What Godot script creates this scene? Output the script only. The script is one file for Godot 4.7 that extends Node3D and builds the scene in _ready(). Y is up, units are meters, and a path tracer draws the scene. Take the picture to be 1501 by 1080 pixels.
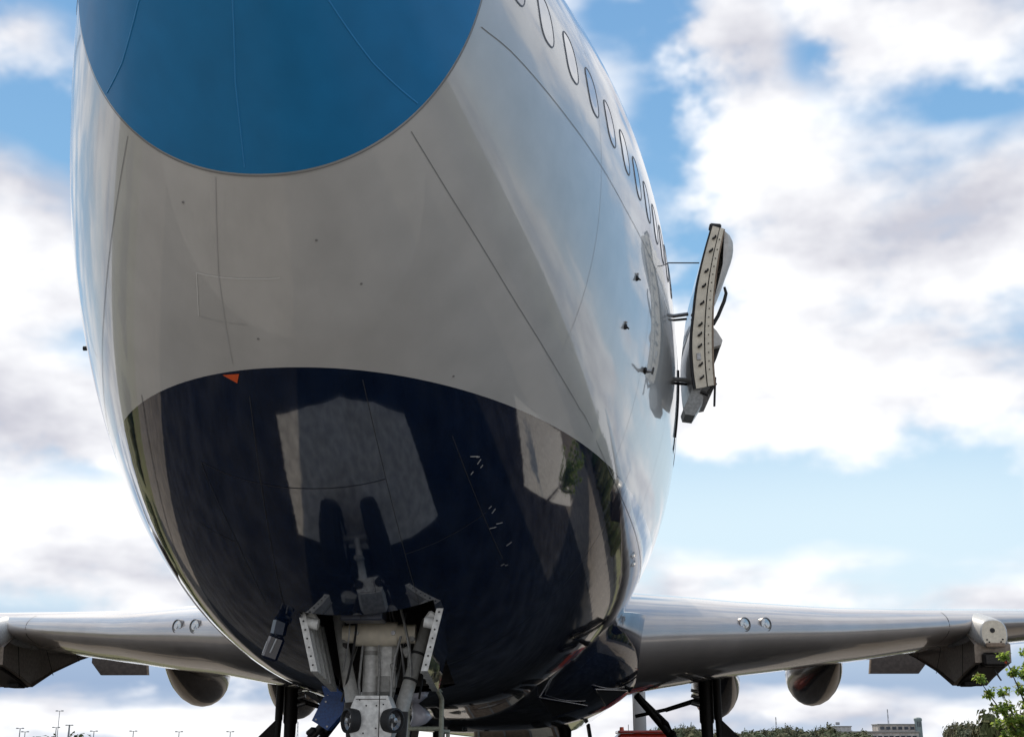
extends Node3D

# ------------------------------------------------------------------ mesh collecting
var used := {}

class Buf:
	var v := PackedVector3Array()
	var n := PackedVector3Array()

func nb() -> Buf:
	return Buf.new()

func tri(b: Buf, p: Vector3, q: Vector3, r: Vector3, np: Vector3, nq: Vector3, nr: Vector3) -> void:
	var g := (q - p).cross(r - p)
	if g.length_squared() < 1e-16:
		return
	var flip := g.dot(np + nq + nr) > 0.0
	b.v.append(p)
	b.n.append(np)
	if flip:
		b.v.append(r); b.v.append(q)
		b.n.append(nr); b.n.append(nq)
	else:
		b.v.append(q); b.v.append(r)
		b.n.append(nq); b.n.append(nr)

func ftri(b: Buf, p: Vector3, q: Vector3, r: Vector3, away: Vector3) -> void:
	var g := (q - p).cross(r - p).normalized()
	if g.dot((p + q + r) / 3.0 - away) < 0.0:
		g = -g
	tri(b, p, q, r, g, g, g)

func fquad(b: Buf, p: Vector3, q: Vector3, r: Vector3, s: Vector3, away: Vector3) -> void:
	ftri(b, p, q, r, away)
	ftri(b, p, r, s, away)

func commit(called: String, b: Buf, m: Material, parent: Node = self) -> MeshInstance3D:
	var a := []
	a.resize(Mesh.ARRAY_MAX)
	a[Mesh.ARRAY_VERTEX] = b.v
	a[Mesh.ARRAY_NORMAL] = b.n
	var me := ArrayMesh.new()
	me.add_surface_from_arrays(Mesh.PRIMITIVE_TRIANGLES, a)
	me.surface_set_material(0, m)
	return place(called, me, m, parent)

func place(called: String, me: Mesh, m: Material, parent: Node = self) -> MeshInstance3D:
	var o := MeshInstance3D.new()
	o.name = numbered(called, parent)
	o.mesh = me
	if m:
		o.material_override = null
		if me is PrimitiveMesh:
			(me as PrimitiveMesh).material = m
	parent.add_child(o, true)
	return o

func numbered(called: String, parent: Node) -> String:
	var key := str(parent.get_instance_id()) + called
	var k: int = used.get(key, -1) + 1
	used[key] = k
	return called if k == 0 else "%s_%03d" % [called, k]

func thing(called: String, label: String, category: String, at := Vector3.ZERO, turn := 0.0, group := "") -> Node3D:
	var o := Node3D.new()
	o.name = numbered(called, self)
	add_child(o, true)
	o.position = at
	o.rotation.y = turn
	tag(o, label, category, group)
	return o

func tag(o: Node, label: String, category: String, group := "") -> void:
	o.set_meta("label", label)
	o.set_meta("category", category)
	if group:
		o.set_meta("group", group)

func copy_of(o: Node3D, label: String, at: Vector3, turn := 0.0) -> Node3D:
	var c: Node3D = o.duplicate()
	var base := String(o.name).rstrip("0123456789").rstrip("_")
	c.name = numbered(base, self)
	add_child(c, true)
	c.position = at
	c.rotation.y = turn
	c.set_meta("label", label)
	return c

# box with chamfered edges
func cbox(b: Buf, t: Transform3D, size: Vector3, ch := 0.01) -> void:
	var h := size / 2.0
	var c := minf(ch, minf(h.x, minf(h.y, h.z)) * 0.9)
	var mid := t.origin
	var pt := func(sx: float, sy: float, sz: float, ax: int) -> Vector3:
		var p := Vector3(sx * (h.x - c), sy * (h.y - c), sz * (h.z - c))
		if ax == 0: p.x = sx * h.x
		if ax == 1: p.y = sy * h.y
		if ax == 2: p.z = sz * h.z
		return t * p
	for s in [-1.0, 1.0]:
		fquad(b, pt.call(s, -1, -1, 0), pt.call(s, 1, -1, 0), pt.call(s, 1, 1, 0), pt.call(s, -1, 1, 0), mid)
		fquad(b, pt.call(-1, s, -1, 1), pt.call(1, s, -1, 1), pt.call(1, s, 1, 1), pt.call(-1, s, 1, 1), mid)
		fquad(b, pt.call(-1, -1, s, 2), pt.call(1, -1, s, 2), pt.call(1, 1, s, 2), pt.call(-1, 1, s, 2), mid)
		for r in [-1.0, 1.0]:
			fquad(b, pt.call(s, r, -1, 0), pt.call(s, r, 1, 0), pt.call(s, r, 1, 1), pt.call(s, r, -1, 1), mid)
			fquad(b, pt.call(s, -1, r, 0), pt.call(s, 1, r, 0), pt.call(s, 1, r, 2), pt.call(s, -1, r, 2), mid)
			fquad(b, pt.call(-1, s, r, 1), pt.call(1, s, r, 1), pt.call(1, s, r, 2), pt.call(-1, s, r, 2), mid)
			for q in [-1.0, 1.0]:
				ftri(b, pt.call(s, r, q, 0), pt.call(s, r, q, 1), pt.call(s, r, q, 2), mid)

func box(called: String, at: Vector3, size: Vector3, m: Material, parent: Node, ch := 0.012, rot := Vector3.ZERO) -> MeshInstance3D:
	var b := nb()
	cbox(b, Transform3D(Basis.from_euler(rot), at), size, ch)
	return commit(called, b, m, parent)

# smooth sheet through rows of points
func sheet(b: Buf, rows: Array, round_rows := false, away_on := true) -> void:
	var nr := rows.size()
	var nc: int = rows[0].size()
	var norms := []
	for i in nr:
		var line := PackedVector3Array()
		var mid := Vector3.ZERO
		for j in nc: mid += rows[i][j]
		mid /= float(nc)
		for j in nc:
			var j0 := j - 1
			var j1 := j + 1
			if round_rows:
				if j0 < 0: j0 = nc - 2
				if j1 > nc - 1: j1 = 1
			j0 = maxi(j0, 0)
			j1 = mini(j1, nc - 1)
			var du: Vector3 = rows[mini(i + 1, nr - 1)][j] - rows[maxi(i - 1, 0)][j]
			var dv: Vector3 = rows[i][j1] - rows[i][j0]
			var g := du.cross(dv).normalized()
			if away_on and g.dot(rows[i][j] - mid) < 0.0: g = -g
			line.append(g)
		norms.append(line)
	for i in nr - 1:
		for j in nc - 1:
			tri(b, rows[i][j], rows[i + 1][j], rows[i + 1][j + 1], norms[i][j], norms[i + 1][j], norms[i + 1][j + 1])
			tri(b, rows[i][j], rows[i + 1][j + 1], rows[i][j + 1], norms[i][j], norms[i + 1][j + 1], norms[i][j + 1])

func cap(b: Buf, ring, away: Vector3) -> void:
	var c := Vector3.ZERO
	for p in ring: c += p
	c /= float(ring.size())
	for j in ring.size() - 1:
		ftri(b, c, ring[j], ring[j + 1], away)

# round bar through points with a radius at each
func bar(b: Buf, pts: Array, radii: Array, sides := 12, caps := true) -> void:
	var rows := []
	var side := Vector3.ZERO
	for i in pts.size():
		var d: Vector3 = (pts[mini(i + 1, pts.size() - 1)] - pts[maxi(i - 1, 0)]).normalized()
		if side == Vector3.ZERO:
			side = d.cross(Vector3.UP if absf(d.y) < 0.9 else Vector3.RIGHT).normalized()
		side = (side - d * side.dot(d)).normalized()
		var up := d.cross(side)
		var ring := PackedVector3Array()
		for k in sides + 1:
			var a := TAU * k / sides
			ring.append(pts[i] + (side * cos(a) + up * sin(a)) * float(radii[i]))
		rows.append(ring)
	sheet(b, rows, true)
	if caps:
		cap(b, rows[0], (pts[0] + pts[1]) / 2.0)
		cap(b, rows[-1], (pts[-1] + pts[-2]) / 2.0)

func rod(called: String, p: Vector3, q: Vector3, r: float, m: Material, parent: Node, r2 := -1.0, sides := 12) -> MeshInstance3D:
	var b := nb()
	bar(b, [p, q], [r, r if r2 < 0.0 else r2], sides)
	return commit(called, b, m, parent)

# flat outline (2D) pushed along an axis: t maps x,y to the outline and z to the depth
func slab(b: Buf, outline: PackedVector2Array, depth: float, t: Transform3D) -> void:
	var idx := Geometry2D.triangulate_polygon(outline)
	var c := Vector3.ZERO
	for p in outline: c += t * Vector3(p.x, p.y, 0)
	c /= float(outline.size())
	for k in range(0, idx.size(), 3):
		for z in [-depth / 2.0, depth / 2.0]:
			var g: Vector3 = (t.basis.z * signf(z)).normalized()
			tri(b, t * Vector3(outline[idx[k]].x, outline[idx[k]].y, z), t * Vector3(outline[idx[k + 1]].x, outline[idx[k + 1]].y, z), t * Vector3(outline[idx[k + 2]].x, outline[idx[k + 2]].y, z), g, g, g)
	var turned := Geometry2D.is_polygon_clockwise(outline)
	for k in outline.size():
		var p := outline[k]
		var q := outline[(k + 1) % outline.size()]
		var e := (q - p).orthogonal().normalized() * (1.0 if not turned else -1.0)
		var g := (t.basis * Vector3(-e.x, -e.y, 0)).normalized()
		if not turned: g = -g
		var a := t * Vector3(p.x, p.y, -depth / 2.0)
		var d := t * Vector3(q.x, q.y, -depth / 2.0)
		var f := t * Vector3(q.x, q.y, depth / 2.0)
		var h := t * Vector3(p.x, p.y, depth / 2.0)
		tri(b, a, d, f, g, g, g)
		tri(b, a, f, h, g, g, g)

# turned shape: profile of (radius, height) about an axis
func lathe(b: Buf, t: Transform3D, profile: Array, sides := 24) -> void:
	var rows := []
	for p in profile:
		var ring := PackedVector3Array()
		for k in sides + 1:
			var a := TAU * k / sides
			ring.append(t * Vector3(p.x * cos(a), p.y, p.x * sin(a)))
		rows.append(ring)
	for i in rows.size() - 1:
		# each band keeps its own normals so that rims stay sharp
		var du: Vector2 = profile[i + 1] - profile[i]
		var nrm := Vector2(du.y, -du.x).normalized()
		for k in sides:
			var a0 := TAU * k / sides
			var a1 := TAU * (k + 1) / sides
			var n0 := (t.basis * Vector3(nrm.x * cos(a0), nrm.y, nrm.x * sin(a0))).normalized()
			var n1 := (t.basis * Vector3(nrm.x * cos(a1), nrm.y, nrm.x * sin(a1))).normalized()
			tri(b, rows[i][k], rows[i + 1][k], rows[i + 1][k + 1], n0, n0, n1)
			tri(b, rows[i][k], rows[i + 1][k + 1], rows[i][k + 1], n0, n1, n1)

# ------------------------------------------------------------------ materials
func noise_tex(freq: float, lo: float, hi: float, sd: int, octaves := 4, size := 512, stretch := Vector3.ONE) -> NoiseTexture2D:
	var f := FastNoiseLite.new()
	f.seed = sd
	f.frequency = freq
	f.fractal_octaves = octaves
	var t := NoiseTexture2D.new()
	t.width = size
	t.height = size
	t.seamless = true
	t.noise = f
	var g := Gradient.new()
	g.set_color(0, Color(lo, lo, lo))
	g.set_color(1, Color(hi, hi, hi))
	t.color_ramp = g
	return t

func normal_tex(freq: float, strength: float, sd: int, octaves := 2, size := 512) -> NoiseTexture2D:
	var f := FastNoiseLite.new()
	f.seed = sd
	f.frequency = freq
	f.fractal_octaves = octaves
	var t := NoiseTexture2D.new()
	t.width = size
	t.height = size
	t.seamless = true
	t.as_normal_map = true
	t.bump_strength = strength
	t.noise = f
	return t

func mat(c: Color, rough := 0.6, metal := 0.0, tex: Texture2D = null, scale := 1.0, coat := 0.0, coat_rough := 0.03) -> StandardMaterial3D:
	var m := StandardMaterial3D.new()
	m.albedo_color = c.linear_to_srgb()
	m.roughness = rough
	m.metallic = metal
	if tex:
		m.albedo_texture = tex
		m.uv1_triplanar = true
		m.uv1_world_triplanar = true
		m.uv1_scale = Vector3.ONE * scale
	if coat > 0.0:
		m.clearcoat_enabled = true
		m.clearcoat = coat
		m.clearcoat_roughness = coat_rough
	return m

func bumpy(m: StandardMaterial3D, t: Texture2D, k: float) -> StandardMaterial3D:
	m.normal_enabled = true
	m.normal_texture = t
	m.normal_scale = k
	if not m.uv1_triplanar:
		m.uv1_triplanar = true
		m.uv1_world_triplanar = true
	return m

var M := {}

func make_materials() -> void:
	var grime := noise_tex(0.012, 0.88, 1.0, 3, 5)
	var streak := noise_tex(0.02, 0.72, 1.0, 9, 5)
	var rough_noise := noise_tex(0.03, 0.55, 1.0, 14, 4)
	var wavy := normal_tex(0.008, 6.0, 21, 2)
	var pitted := normal_tex(0.08, 3.0, 33, 3)
	var dirty := noise_tex(0.012, 0.78, 1.0, 51, 6)
	M.white = bumpy(mat(Color(0.53, 0.515, 0.495), 0.3, 0.0, grime, 0.35, 0.9, 0.035), wavy, 0.03)
	M.white.metallic_specular = 0.5
	M.white.roughness = 0.3
	M.blue = bumpy(mat(Color(0.003, 0.012, 0.040), 0.06, 0.0, streak, 0.4, 1.0, 0.015), normal_tex(0.016, 6.0, 27, 3), 0.045)
	M.blue.clearcoat_texture = noise_tex(0.02, 0.6, 1.0, 9, 5)
	M.blue.metallic_specular = 0.7
	M.radome = bumpy(mat(Color(0.010, 0.20, 0.46), 0.5, 0.0, grime, 0.5, 0.12, 0.15), wavy, 0.03)
	M.radome.metallic_specular = 0.35
	M.strip = mat(Color(0.015, 0.22, 0.50), 0.4)
	M.metal = bumpy(mat(Color(0.50, 0.455, 0.43), 0.3, 0.2, grime, 0.25, 1.0, 0.06), wavy, 0.06)
	M.metal.metallic_specular = 0.6
	M.metal_dull = bumpy(mat(Color(0.36, 0.305, 0.26), 0.42, 0.5, streak, 0.9), pitted, 0.12)
	M.dark_metal = bumpy(mat(Color(0.035, 0.03, 0.028), 0.5, 0.4, rough_noise, 1.2), pitted, 0.2)
	M.flap = bumpy(mat(Color(0.10, 0.08, 0.07), 0.5, 0.2, streak, 0.6), wavy, 0.1)
	M.fairing = bumpy(mat(Color(0.17, 0.145, 0.12), 0.2, 0.55, streak, 0.8, 0.5, 0.06), wavy, 0.08)
	M.seam = mat(Color(0.21, 0.205, 0.20), 0.7)
	M.seam_pale = mat(Color(0.42, 0.41, 0.40), 0.6)
	M.seam_blue = mat(Color(0.03, 0.03, 0.035), 0.6)
	M.window_frame = mat(Color(0.14, 0.14, 0.155), 0.5)
	M.lamp_ring = mat(Color(0.2, 0.19, 0.19), 0.4, 0.3)
	M.black = mat(Color(0.012, 0.012, 0.013), 0.7)
	M.rubber = bumpy(mat(Color(0.018, 0.018, 0.018), 0.85, 0.0, rough_noise, 2.0), pitted, 0.4)
	M.grey = mat(Color(0.36, 0.36, 0.35), 0.45, 0.0, streak, 2.2, 0.2, 0.2)
	M.gear_grey = bumpy(mat(Color(0.36, 0.355, 0.335), 0.45, 0.0, dirty, 3.0, 0.2, 0.2), pitted, 0.15)
	M.gear_white = bumpy(mat(Color(0.74, 0.735, 0.71), 0.45, 0.0, dirty, 2.6, 0.2, 0.2), pitted, 0.1)
	M.cream = bumpy(mat(Color(0.80, 0.72, 0.58), 0.5, 0.0, grime, 1.6), pitted, 0.08)
	M.lining = mat(Color(0.62, 0.60, 0.57), 0.55, 0.0, grime, 2.0)
	M.steel = mat(Color(0.45, 0.45, 0.46), 0.35, 0.7, streak, 2.0)
	M.glass = mat(Color(0.27, 0.29, 0.33), 0.08, 0.0, null, 1.0, 1.0, 0.02)
	M.lens = mat(Color(0.5, 0.5, 0.5), 0.1, 0.6, null, 1.0, 1.0, 0.02)
	M.orange = mat(Color(0.62, 0.09, 0.02), 0.4)
	M.bright_blue = bumpy(mat(Color(0.008, 0.09, 0.36), 0.4, 0.0, streak, 3.0, 0.15, 0.2), pitted, 0.1)
	M.slate = mat(Color(0.03, 0.036, 0.06), 0.4, 0.0, streak, 2.0)
	M.red = bumpy(mat(Color(0.45, 0.035, 0.015), 0.35, 0.0, streak, 1.0, 0.6, 0.06), pitted, 0.05)
	M.frame_green = mat(Color(0.48, 0.49, 0.38), 0.45, 0.0, streak, 2.0)
	var grass_tex := noise_tex(0.02, 0.55, 1.0, 43, 6)
	grass_tex.color_ramp.set_color(0, Color(0.80, 0.60, 0.5))
	grass_tex.color_ramp.set_color(1, Color(0.85, 1.0, 0.6))
	M.apron = bumpy(mat(Color(0.40, 0.37, 0.33), 0.85, 0.0, noise_tex(0.02, 0.7, 1.0, 45, 5), 0.2), pitted, 0.3)  # pale tone raised to throw more light up onto the nose
	M.gravel = bumpy(mat(Color(0.20, 0.165, 0.13), 0.9, 0.0, noise_tex(0.02, 0.6, 1.0, 46, 6), 0.1), pitted, 0.4)
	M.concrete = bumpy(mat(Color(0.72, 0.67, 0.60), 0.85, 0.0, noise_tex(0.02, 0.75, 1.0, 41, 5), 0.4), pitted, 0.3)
	M.asphalt = bumpy(mat(Color(0.05, 0.05, 0.052), 0.85, 0.0, noise_tex(0.015, 0.6, 1.0, 42, 6), 0.12), pitted, 0.4)
	M.asphalt.metallic_specular = 0.1
	M.grass = bumpy(mat(Color(0.12, 0.125, 0.035), 0.95, 0.0, grass_tex, 0.06), pitted, 0.5)
	M.bark = bumpy(mat(Color(0.07, 0.055, 0.045), 0.9, 0.0, rough_noise, 4.0), pitted, 0.6)
	M.pole = mat(Color(0.28, 0.29, 0.32), 0.6)  # distance haze mixed into the colour, paler than bare poles
	M.wall = mat(Color(0.52, 0.47, 0.43), 0.8, 0.0, streak, 0.05)
	M.wall_pale = mat(Color(0.62, 0.60, 0.58), 0.8, 0.0, streak, 0.05)
	M.window_dark = mat(Color(0.05, 0.06, 0.08), 0.12)
	M.roof = mat(Color(0.30, 0.13, 0.09), 0.8)
	M.tan = mat(Color(0.33, 0.24, 0.17), 0.7, 0.0, streak, 0.8)

# ------------------------------------------------------------------ sky
var n3 := FastNoiseLite.new()
var n4 := FastNoiseLite.new()
const BLOBS := [[9.48, 20.12, 3.52, 3.69, 0.75], [12.56, 28.39, 1.97, 1.46, 0.35], [9.95, 14.81, 4.62, 1.55, 0.5], [9.0, 31.0, 4.0, 2.6, 0.35], [168, 25, 30, 14, 0.5], [-150, 20, 30, 14, 0.4], [150, 12, 30, 8, 0.4], [5.37, 28.38, 1.9, 4.16, -1.1], [2.87, 32.66, 1.44, 1.45, -0.6], [8.71, 31.86, 2.42, 1.73, 0.35], [12.77, 29.99, 1.4, 1.87, -0.9], [19.33, 30.37, 4.54, 1.94, 0.6], [20.46, 26.86, 2.37, 0.57, -0.9], [14.3, 22.18, 8.1, 4.77, 0.9], [14.06, 15.78, 9.22, 2.43, 0.6], [11.55, 11.03, 10.34, 1.89, -0.8], [19.27, 9.12, 4.03, 2.03, -0.6], [9.52, 7.82, 6.49, 0.67, 0.5], [13.29, 6.3, 10.92, 0.71, 0.55], [-26.6, 30.05, 2.13, 1.49, 0.8], [-24.53, 26.12, 2.75, 1.98, -1.0], [-23.09, 23.1, 1.21, 1.75, -0.6], [-25.27, 18.95, 3.2, 3.76, 0.8], [-22.72, 14.48, 4.73, 1.77, 0.6], [-20.71, 11.89, 2.65, 0.6, -0.7], [-22.43, 9.02, 5.19, 1.61, 0.7], [-20.16, 6.06, 6.42, 0.87, 0.5], [15.31, 3.06, 9.49, 0.74, -1.1], [8.62, 2.71, 5.8, 0.59, -0.6], [-19.84, 2.62, 9.6, 0.68, -1.1], [-2.01, 1.1, 25.57, 0.71, 0.9], [9.5, 25.67, 2.98, 3.3, 0.6], [20.54, 20.24, 3.11, 2.32, 0.5], [41, 18, 8, 8, -1.6], [44, 5, 14, 3.5, 0.8], [66, 24, 22, 14, -1.1], [50, 36, 22, 8, 0.9], [95, 12, 18, 8, -0.6]]
const STOPS := [[0.0, 0.37, 0.42, 0.502], [2.6, 0.192, 0.266, 0.396], [4.0, 0.222, 0.301, 0.429], [6.0, 0.40, 0.50, 0.58], [9.0, 0.27, 0.42, 0.56], [14.0, 0.175, 0.345, 0.53], [20.0, 0.14, 0.31, 0.50], [28.0, 0.105, 0.255, 0.455], [40.0, 0.067, 0.193, 0.396], [90.0, 0.044, 0.141, 0.317]]

func sky_color(az: float, el: float) -> Color:
	var a := deg_to_rad(az)
	var e := deg_to_rad(el)
	var d := Vector3(sin(a) * cos(e), sin(e), -cos(a) * cos(e))
	var k := 1.0 / (maxf(d.y, 0.0) + 0.22)
	var p := Vector3(d.x * k, d.y * 1.6, d.z * k)
	var w := n4.get_noise_3d(p.x * 40.0, p.y * 60.0, p.z * 40.0)
	var f := n3.get_noise_3d(p.x * 60.0 + w * 10.0, p.y * 130.0, p.z * 60.0 - w * 8.0)
	var f2 := n3.get_noise_3d(d.x * 330.0 + 90.0, d.y * 480.0, d.z * 330.0)
	var dens := f * 0.95 + f2 * 0.75 + 0.12 + w * 0.2
	if true:
		for q in BLOBS:
			var dx: float = wrapf(az + w * 2.5 + f2 * 2.5 - q[0], -180.0, 180.0) / q[2]
			var dy: float = (el + w * 0.8 + f2 * 1.4 - q[1]) / q[3]
			var r := dx * dx + dy * dy
			if r < 9.0:
				dens += float(q[4]) * 0.72 * exp(-r * 0.8)
	var s0: Array = STOPS[0]
	var s1: Array = STOPS[1]
	for i in STOPS.size() - 1:
		if el >= STOPS[i][0]:
			s0 = STOPS[i]
			s1 = STOPS[i + 1]
	var t := clampf((el - s0[0]) / (s1[0] - s0[0]), 0.0, 1.0)
	var blue := Color(lerpf(s0[1], s1[1], t), lerpf(s0[2], s1[2], t), lerpf(s0[3], s1[3], t))
	# thin bright veil low in the south-east
	var veil := 0.62 * exp(-pow((az - 8.0) / 22.0, 4.0)) * exp(-pow((el - 9.5) / 5.0, 2.0))
	blue = blue.lerp(Color(0.50, 0.56, 0.62), 0.09).lerp(Color(0.55, 0.635, 0.66), veil)
	var cover := smoothstep(-0.32, 0.52, dens)
	var g := n3.get_noise_3d(p.x * 75.0 + 31.0, p.y * 150.0 - 17.0 , p.z * 75.0 + 55.0)
	var thick := smoothstep(0.15, 0.9, dens)
	var lit := clampf(0.93 + g * 0.55 + f2 * 0.42 - thick * 0.02, 0.58, 1.02)
	lit *= 0.68
	var cloud := Color(lit * 0.985, lit * 0.99, lit * 1.01 + (0.68 - lit) * 0.14)
	return blue.lerp(cloud, cover)

func sky_image() -> Image:
	n3.seed = 77
	n3.frequency = 0.018
	n3.fractal_octaves = 6
	n3.fractal_gain = 0.56
	n4.seed = 5
	n4.frequency = 0.02
	n4.fractal_octaves = 3
	var low := Image.create_empty(1024, 512, false, Image.FORMAT_RGBAF)
	for y in 512:
		var el := 90.0 - (y + 0.5) / 512.0 * 180.0
		for x in 1024:
			if el < -2.0:
				low.set_pixel(x, y, Color(0.12, 0.12, 0.10))
			else:
				low.set_pixel(x, y, sky_color(wrapf((x + 0.5) / 1024.0 * 360.0, -180.0, 180.0), maxf(el, 0.0)))
	low.resize(4096, 2048, Image.INTERPOLATE_CUBIC)
	var per := 4096.0 / 360.0
	for y in range(int(52.0 * per), int(91.0 * per)):
		for i in range(int(-32.0 * per), int(30.0 * per)):
			low.set_pixel(posmod(i, 4096), y, sky_color((i + 0.5) / per, maxf(90.0 - (y + 0.5) / per, 0.0)))
	return low

# ------------------------------------------------------------------ fuselage shape (s = metres behind the nose tip)
const U := [0.0, 0.5, 0.9, 1.3, 1.7, 2.1, 2.5, 3.0, 3.5]
const CV := [[0.02, 0.1996, 0.4824, 0.8953, 1.4122, 1.9819, 2.4977, 3.0114, 3.2496], [0.02, 0.2596, 0.6358, 1.1852, 1.8636, 2.6105, 3.3616, 4.0234, 4.0238], [7.1039, 6.7815, 6.2357, 5.4019, 4.392, 3.3566, 2.4804, 2.0577, 2.0501], [7.1239, 7.1439, 7.0529, 6.7594, 6.2988, 6.0251, 6.0699, 6.1207, 5.8478]]
const CM := [[0.0, 0.9789, 0.8103, 0.6591, 0.4533, -0.4922, -0.5059, -0.9285, -2.394], [0.0, 1.2945, 1.0918, 0.8348, 0.408, 0.1005, -0.6554, -4.3678, 2.2034], [0.0, -1.9725, -1.9188, -1.1501, -0.0864, 0.5406, 3.8898, 1.7089, -0.7635], [0.0, -0.5917, -1.3491, -1.6088, 1.5217, 2.5299, 0.3025, -3.2404, 4.8942]]
const NL := 2.13
const RIM := 2.5783
const RIM_TILT := 0.1887
const PAINT := 3.9625

func sec(s: float) -> Array:
	var u := sqrt(clampf(s, 0.0, 12.25))
	var i := 0
	while i < 7 and u >= U[i + 1]:
		i += 1
	var h: float = U[i + 1] - U[i]
	var a: float = (U[i + 1] - u) / h
	var b: float = (u - U[i]) / h
	var out := []
	for k in 4:
		out.append(a * CV[k][i] + b * CV[k][i + 1] + ((a * a * a - a) * CM[k][i] + (b * b * b - b) * CM[k][i + 1]) * h * h / 6.0)
	if s > 18.0:
		out[1] = lerpf(out[1], 3.3, smoothstep(18.0, 27.0, s))
	if s > 44.0:
		var t := clampf((s - 44.0) / 25.0, 0.0, 1.0)
		out[0] *= 1.0 - 0.9 * t * t
		out[1] *= 1.0 - 0.72 * t * t
		out[2] = lerpf(out[2], 6.0, t * t)
		out[3] = lerpf(out[3], 7.0, t * t)
	return out

func skin_normal(s: float, x: float, y: float) -> Vector3:
	var f := func(q: float, v: float, z: float) -> float:
		var c := sec(z)
		if v < c[3]:
			return pow(absf(q / c[0]), NL) + pow(absf((c[3] - v) / maxf(c[3] - c[2], 1e-4)), NL)
		return pow(absf(q / c[0]), 2.0) + pow(absf((v - c[3]) / c[1]), 2.0)
	var e := 0.002
	var g := Vector3(f.call(x + e, y, s) - f.call(x - e, y, s), f.call(x, y + e, s) - f.call(x, y - e, s), -(f.call(x, y, s + e) - f.call(x, y, maxf(s - e, 0.0))))
	return g.normalized()

func skin(s: float, deg: float) -> Vector3:
	var c := sec(s)
	var a := deg_to_rad(deg)
	var cx := cos(a)
	var sy := sin(a)
	if sy < 0.0:
		return Vector3(c[0] * signf(cx) * pow(absf(cx), 2.0 / NL), c[3] - (c[3] - c[2]) * pow(-sy, 2.0 / NL), -s)
	return Vector3(c[0] * cx, c[3] + c[1] * sy, -s)

func lift(p: Vector3, h: float) -> Vector3:
	return p + skin_normal(-p.z, p.x, p.y) * h

# point of the side wall at station s and height y
func wall(s: float, y: float, side: float, h := 0.0) -> Vector3:
	var c := sec(s)
	var k := pow(clampf((c[3] - y) / (c[3] - c[2]), 0.0, 1.0), NL) if y < c[3] else pow(clampf((y - c[3]) / c[1], 0.0, 1.0), 2.0)
	var x: float = c[0] * pow(maxf(1.0 - k, 0.0), 1.0 / NL if y < c[3] else 0.5)
	var p := Vector3(x * side, y, -s)
	return lift(p, h) if h != 0.0 else p

# point of the underside at station s and x
func under(s: float, x: float, h := 0.0) -> Vector3:
	var c := sec(s)
	var y: float = c[3] - (c[3] - c[2]) * pow(maxf(1.0 - pow(absf(x / c[0]), NL), 0.0), 1.0 / NL)
	var p := Vector3(x, y, -s)
	return lift(p, h) if h != 0.0 else p

# cut a polygon of (s, angle, value) by value; returns [kept where value >= 0, the rest]
func cut(poly: Array, f: Callable) -> Array:
	var keep := []
	var rest := []
	var n := poly.size()
	for i in n:
		var p: Vector2 = poly[i]
		var q: Vector2 = poly[(i + 1) % n]
		var a: float = f.call(p)
		var b: float = f.call(q)
		if a >= 0.0: keep.append(p)
		else: rest.append(p)
		if (a >= 0.0) != (b >= 0.0):
			var lo := p
			var hi := q
			var va := a
			for it in 12:
				var m := (lo + hi) / 2.0
				var vm: float = f.call(m)
				if (vm >= 0.0) == (va >= 0.0): lo = m
				else: hi = m
			var c := (lo + hi) / 2.0
			keep.append(c)
			rest.append(c)
	return [keep, rest]

func add_poly(b: Buf, poly: Array, sink := 0.0) -> void:
	if poly.size() < 3:
		return
	var v := []
	var n := []
	for q in poly:
		var p := skin(q.x, q.y)
		var g := skin_normal(q.x, p.x, p.y)
		v.append(p - g * sink)
		n.append(g)
	for i in range(1, poly.size() - 1):
		tri(b, v[0], v[i], v[i + 1], n[0], n[i], n[i + 1])

# narrow line lying on the skin through (s, angle) points
func line_on_skin(b: Buf, pts: Array, width: float, h := 0.003) -> void:
	var rows := []
	var fine := []
	for i in pts.size() - 1:
		var steps := maxi(2, int(absf(pts[i + 1].x - pts[i].x) / 0.25 + absf(pts[i + 1].y - pts[i].y) / 3.0))
		for k in steps:
			fine.append(pts[i].cubic_interpolate(pts[i + 1], pts[maxi(i - 1, 0)], pts[mini(i + 2, pts.size() - 1)], float(k) / steps))
	fine.append(pts[-1])
	for i in fine.size():
		var p := skin(fine[i].x, fine[i].y)
		var n := skin_normal(fine[i].x, p.x, p.y)
		var a: Vector2 = fine[mini(i + 1, fine.size() - 1)]
		var c: Vector2 = fine[maxi(i - 1, 0)]
		var d := skin(a.x, a.y) - skin(c.x, c.y)
		var side := d.cross(n).normalized() * width / 2.0
		rows.append([p + n * h + side, p + n * h - side, n])
	for i in rows.size() - 1:
		var n0: Vector3 = rows[i][2]
		var n1: Vector3 = rows[i + 1][2]
		tri(b, rows[i][0], rows[i][1], rows[i + 1][0], n0, n0, n1)
		tri(b, rows[i][1], rows[i + 1][1], rows[i + 1][0], n0, n1, n1)

func seam(called: String, pts: Array, width: float, m: Material, parent: Node, h := 0.003) -> void:
	var b := nb()
	line_on_skin(b, pts, width, h)
	commit(called, b, m, parent)

func mirrored(pts: Array) -> Array:
	var out := []
	for p in pts:
		out.append(Vector2(p.x, -180.0 - p.y))
	return out

const BAY := [5.82, 8.1, -0.36, 0.70]

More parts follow.
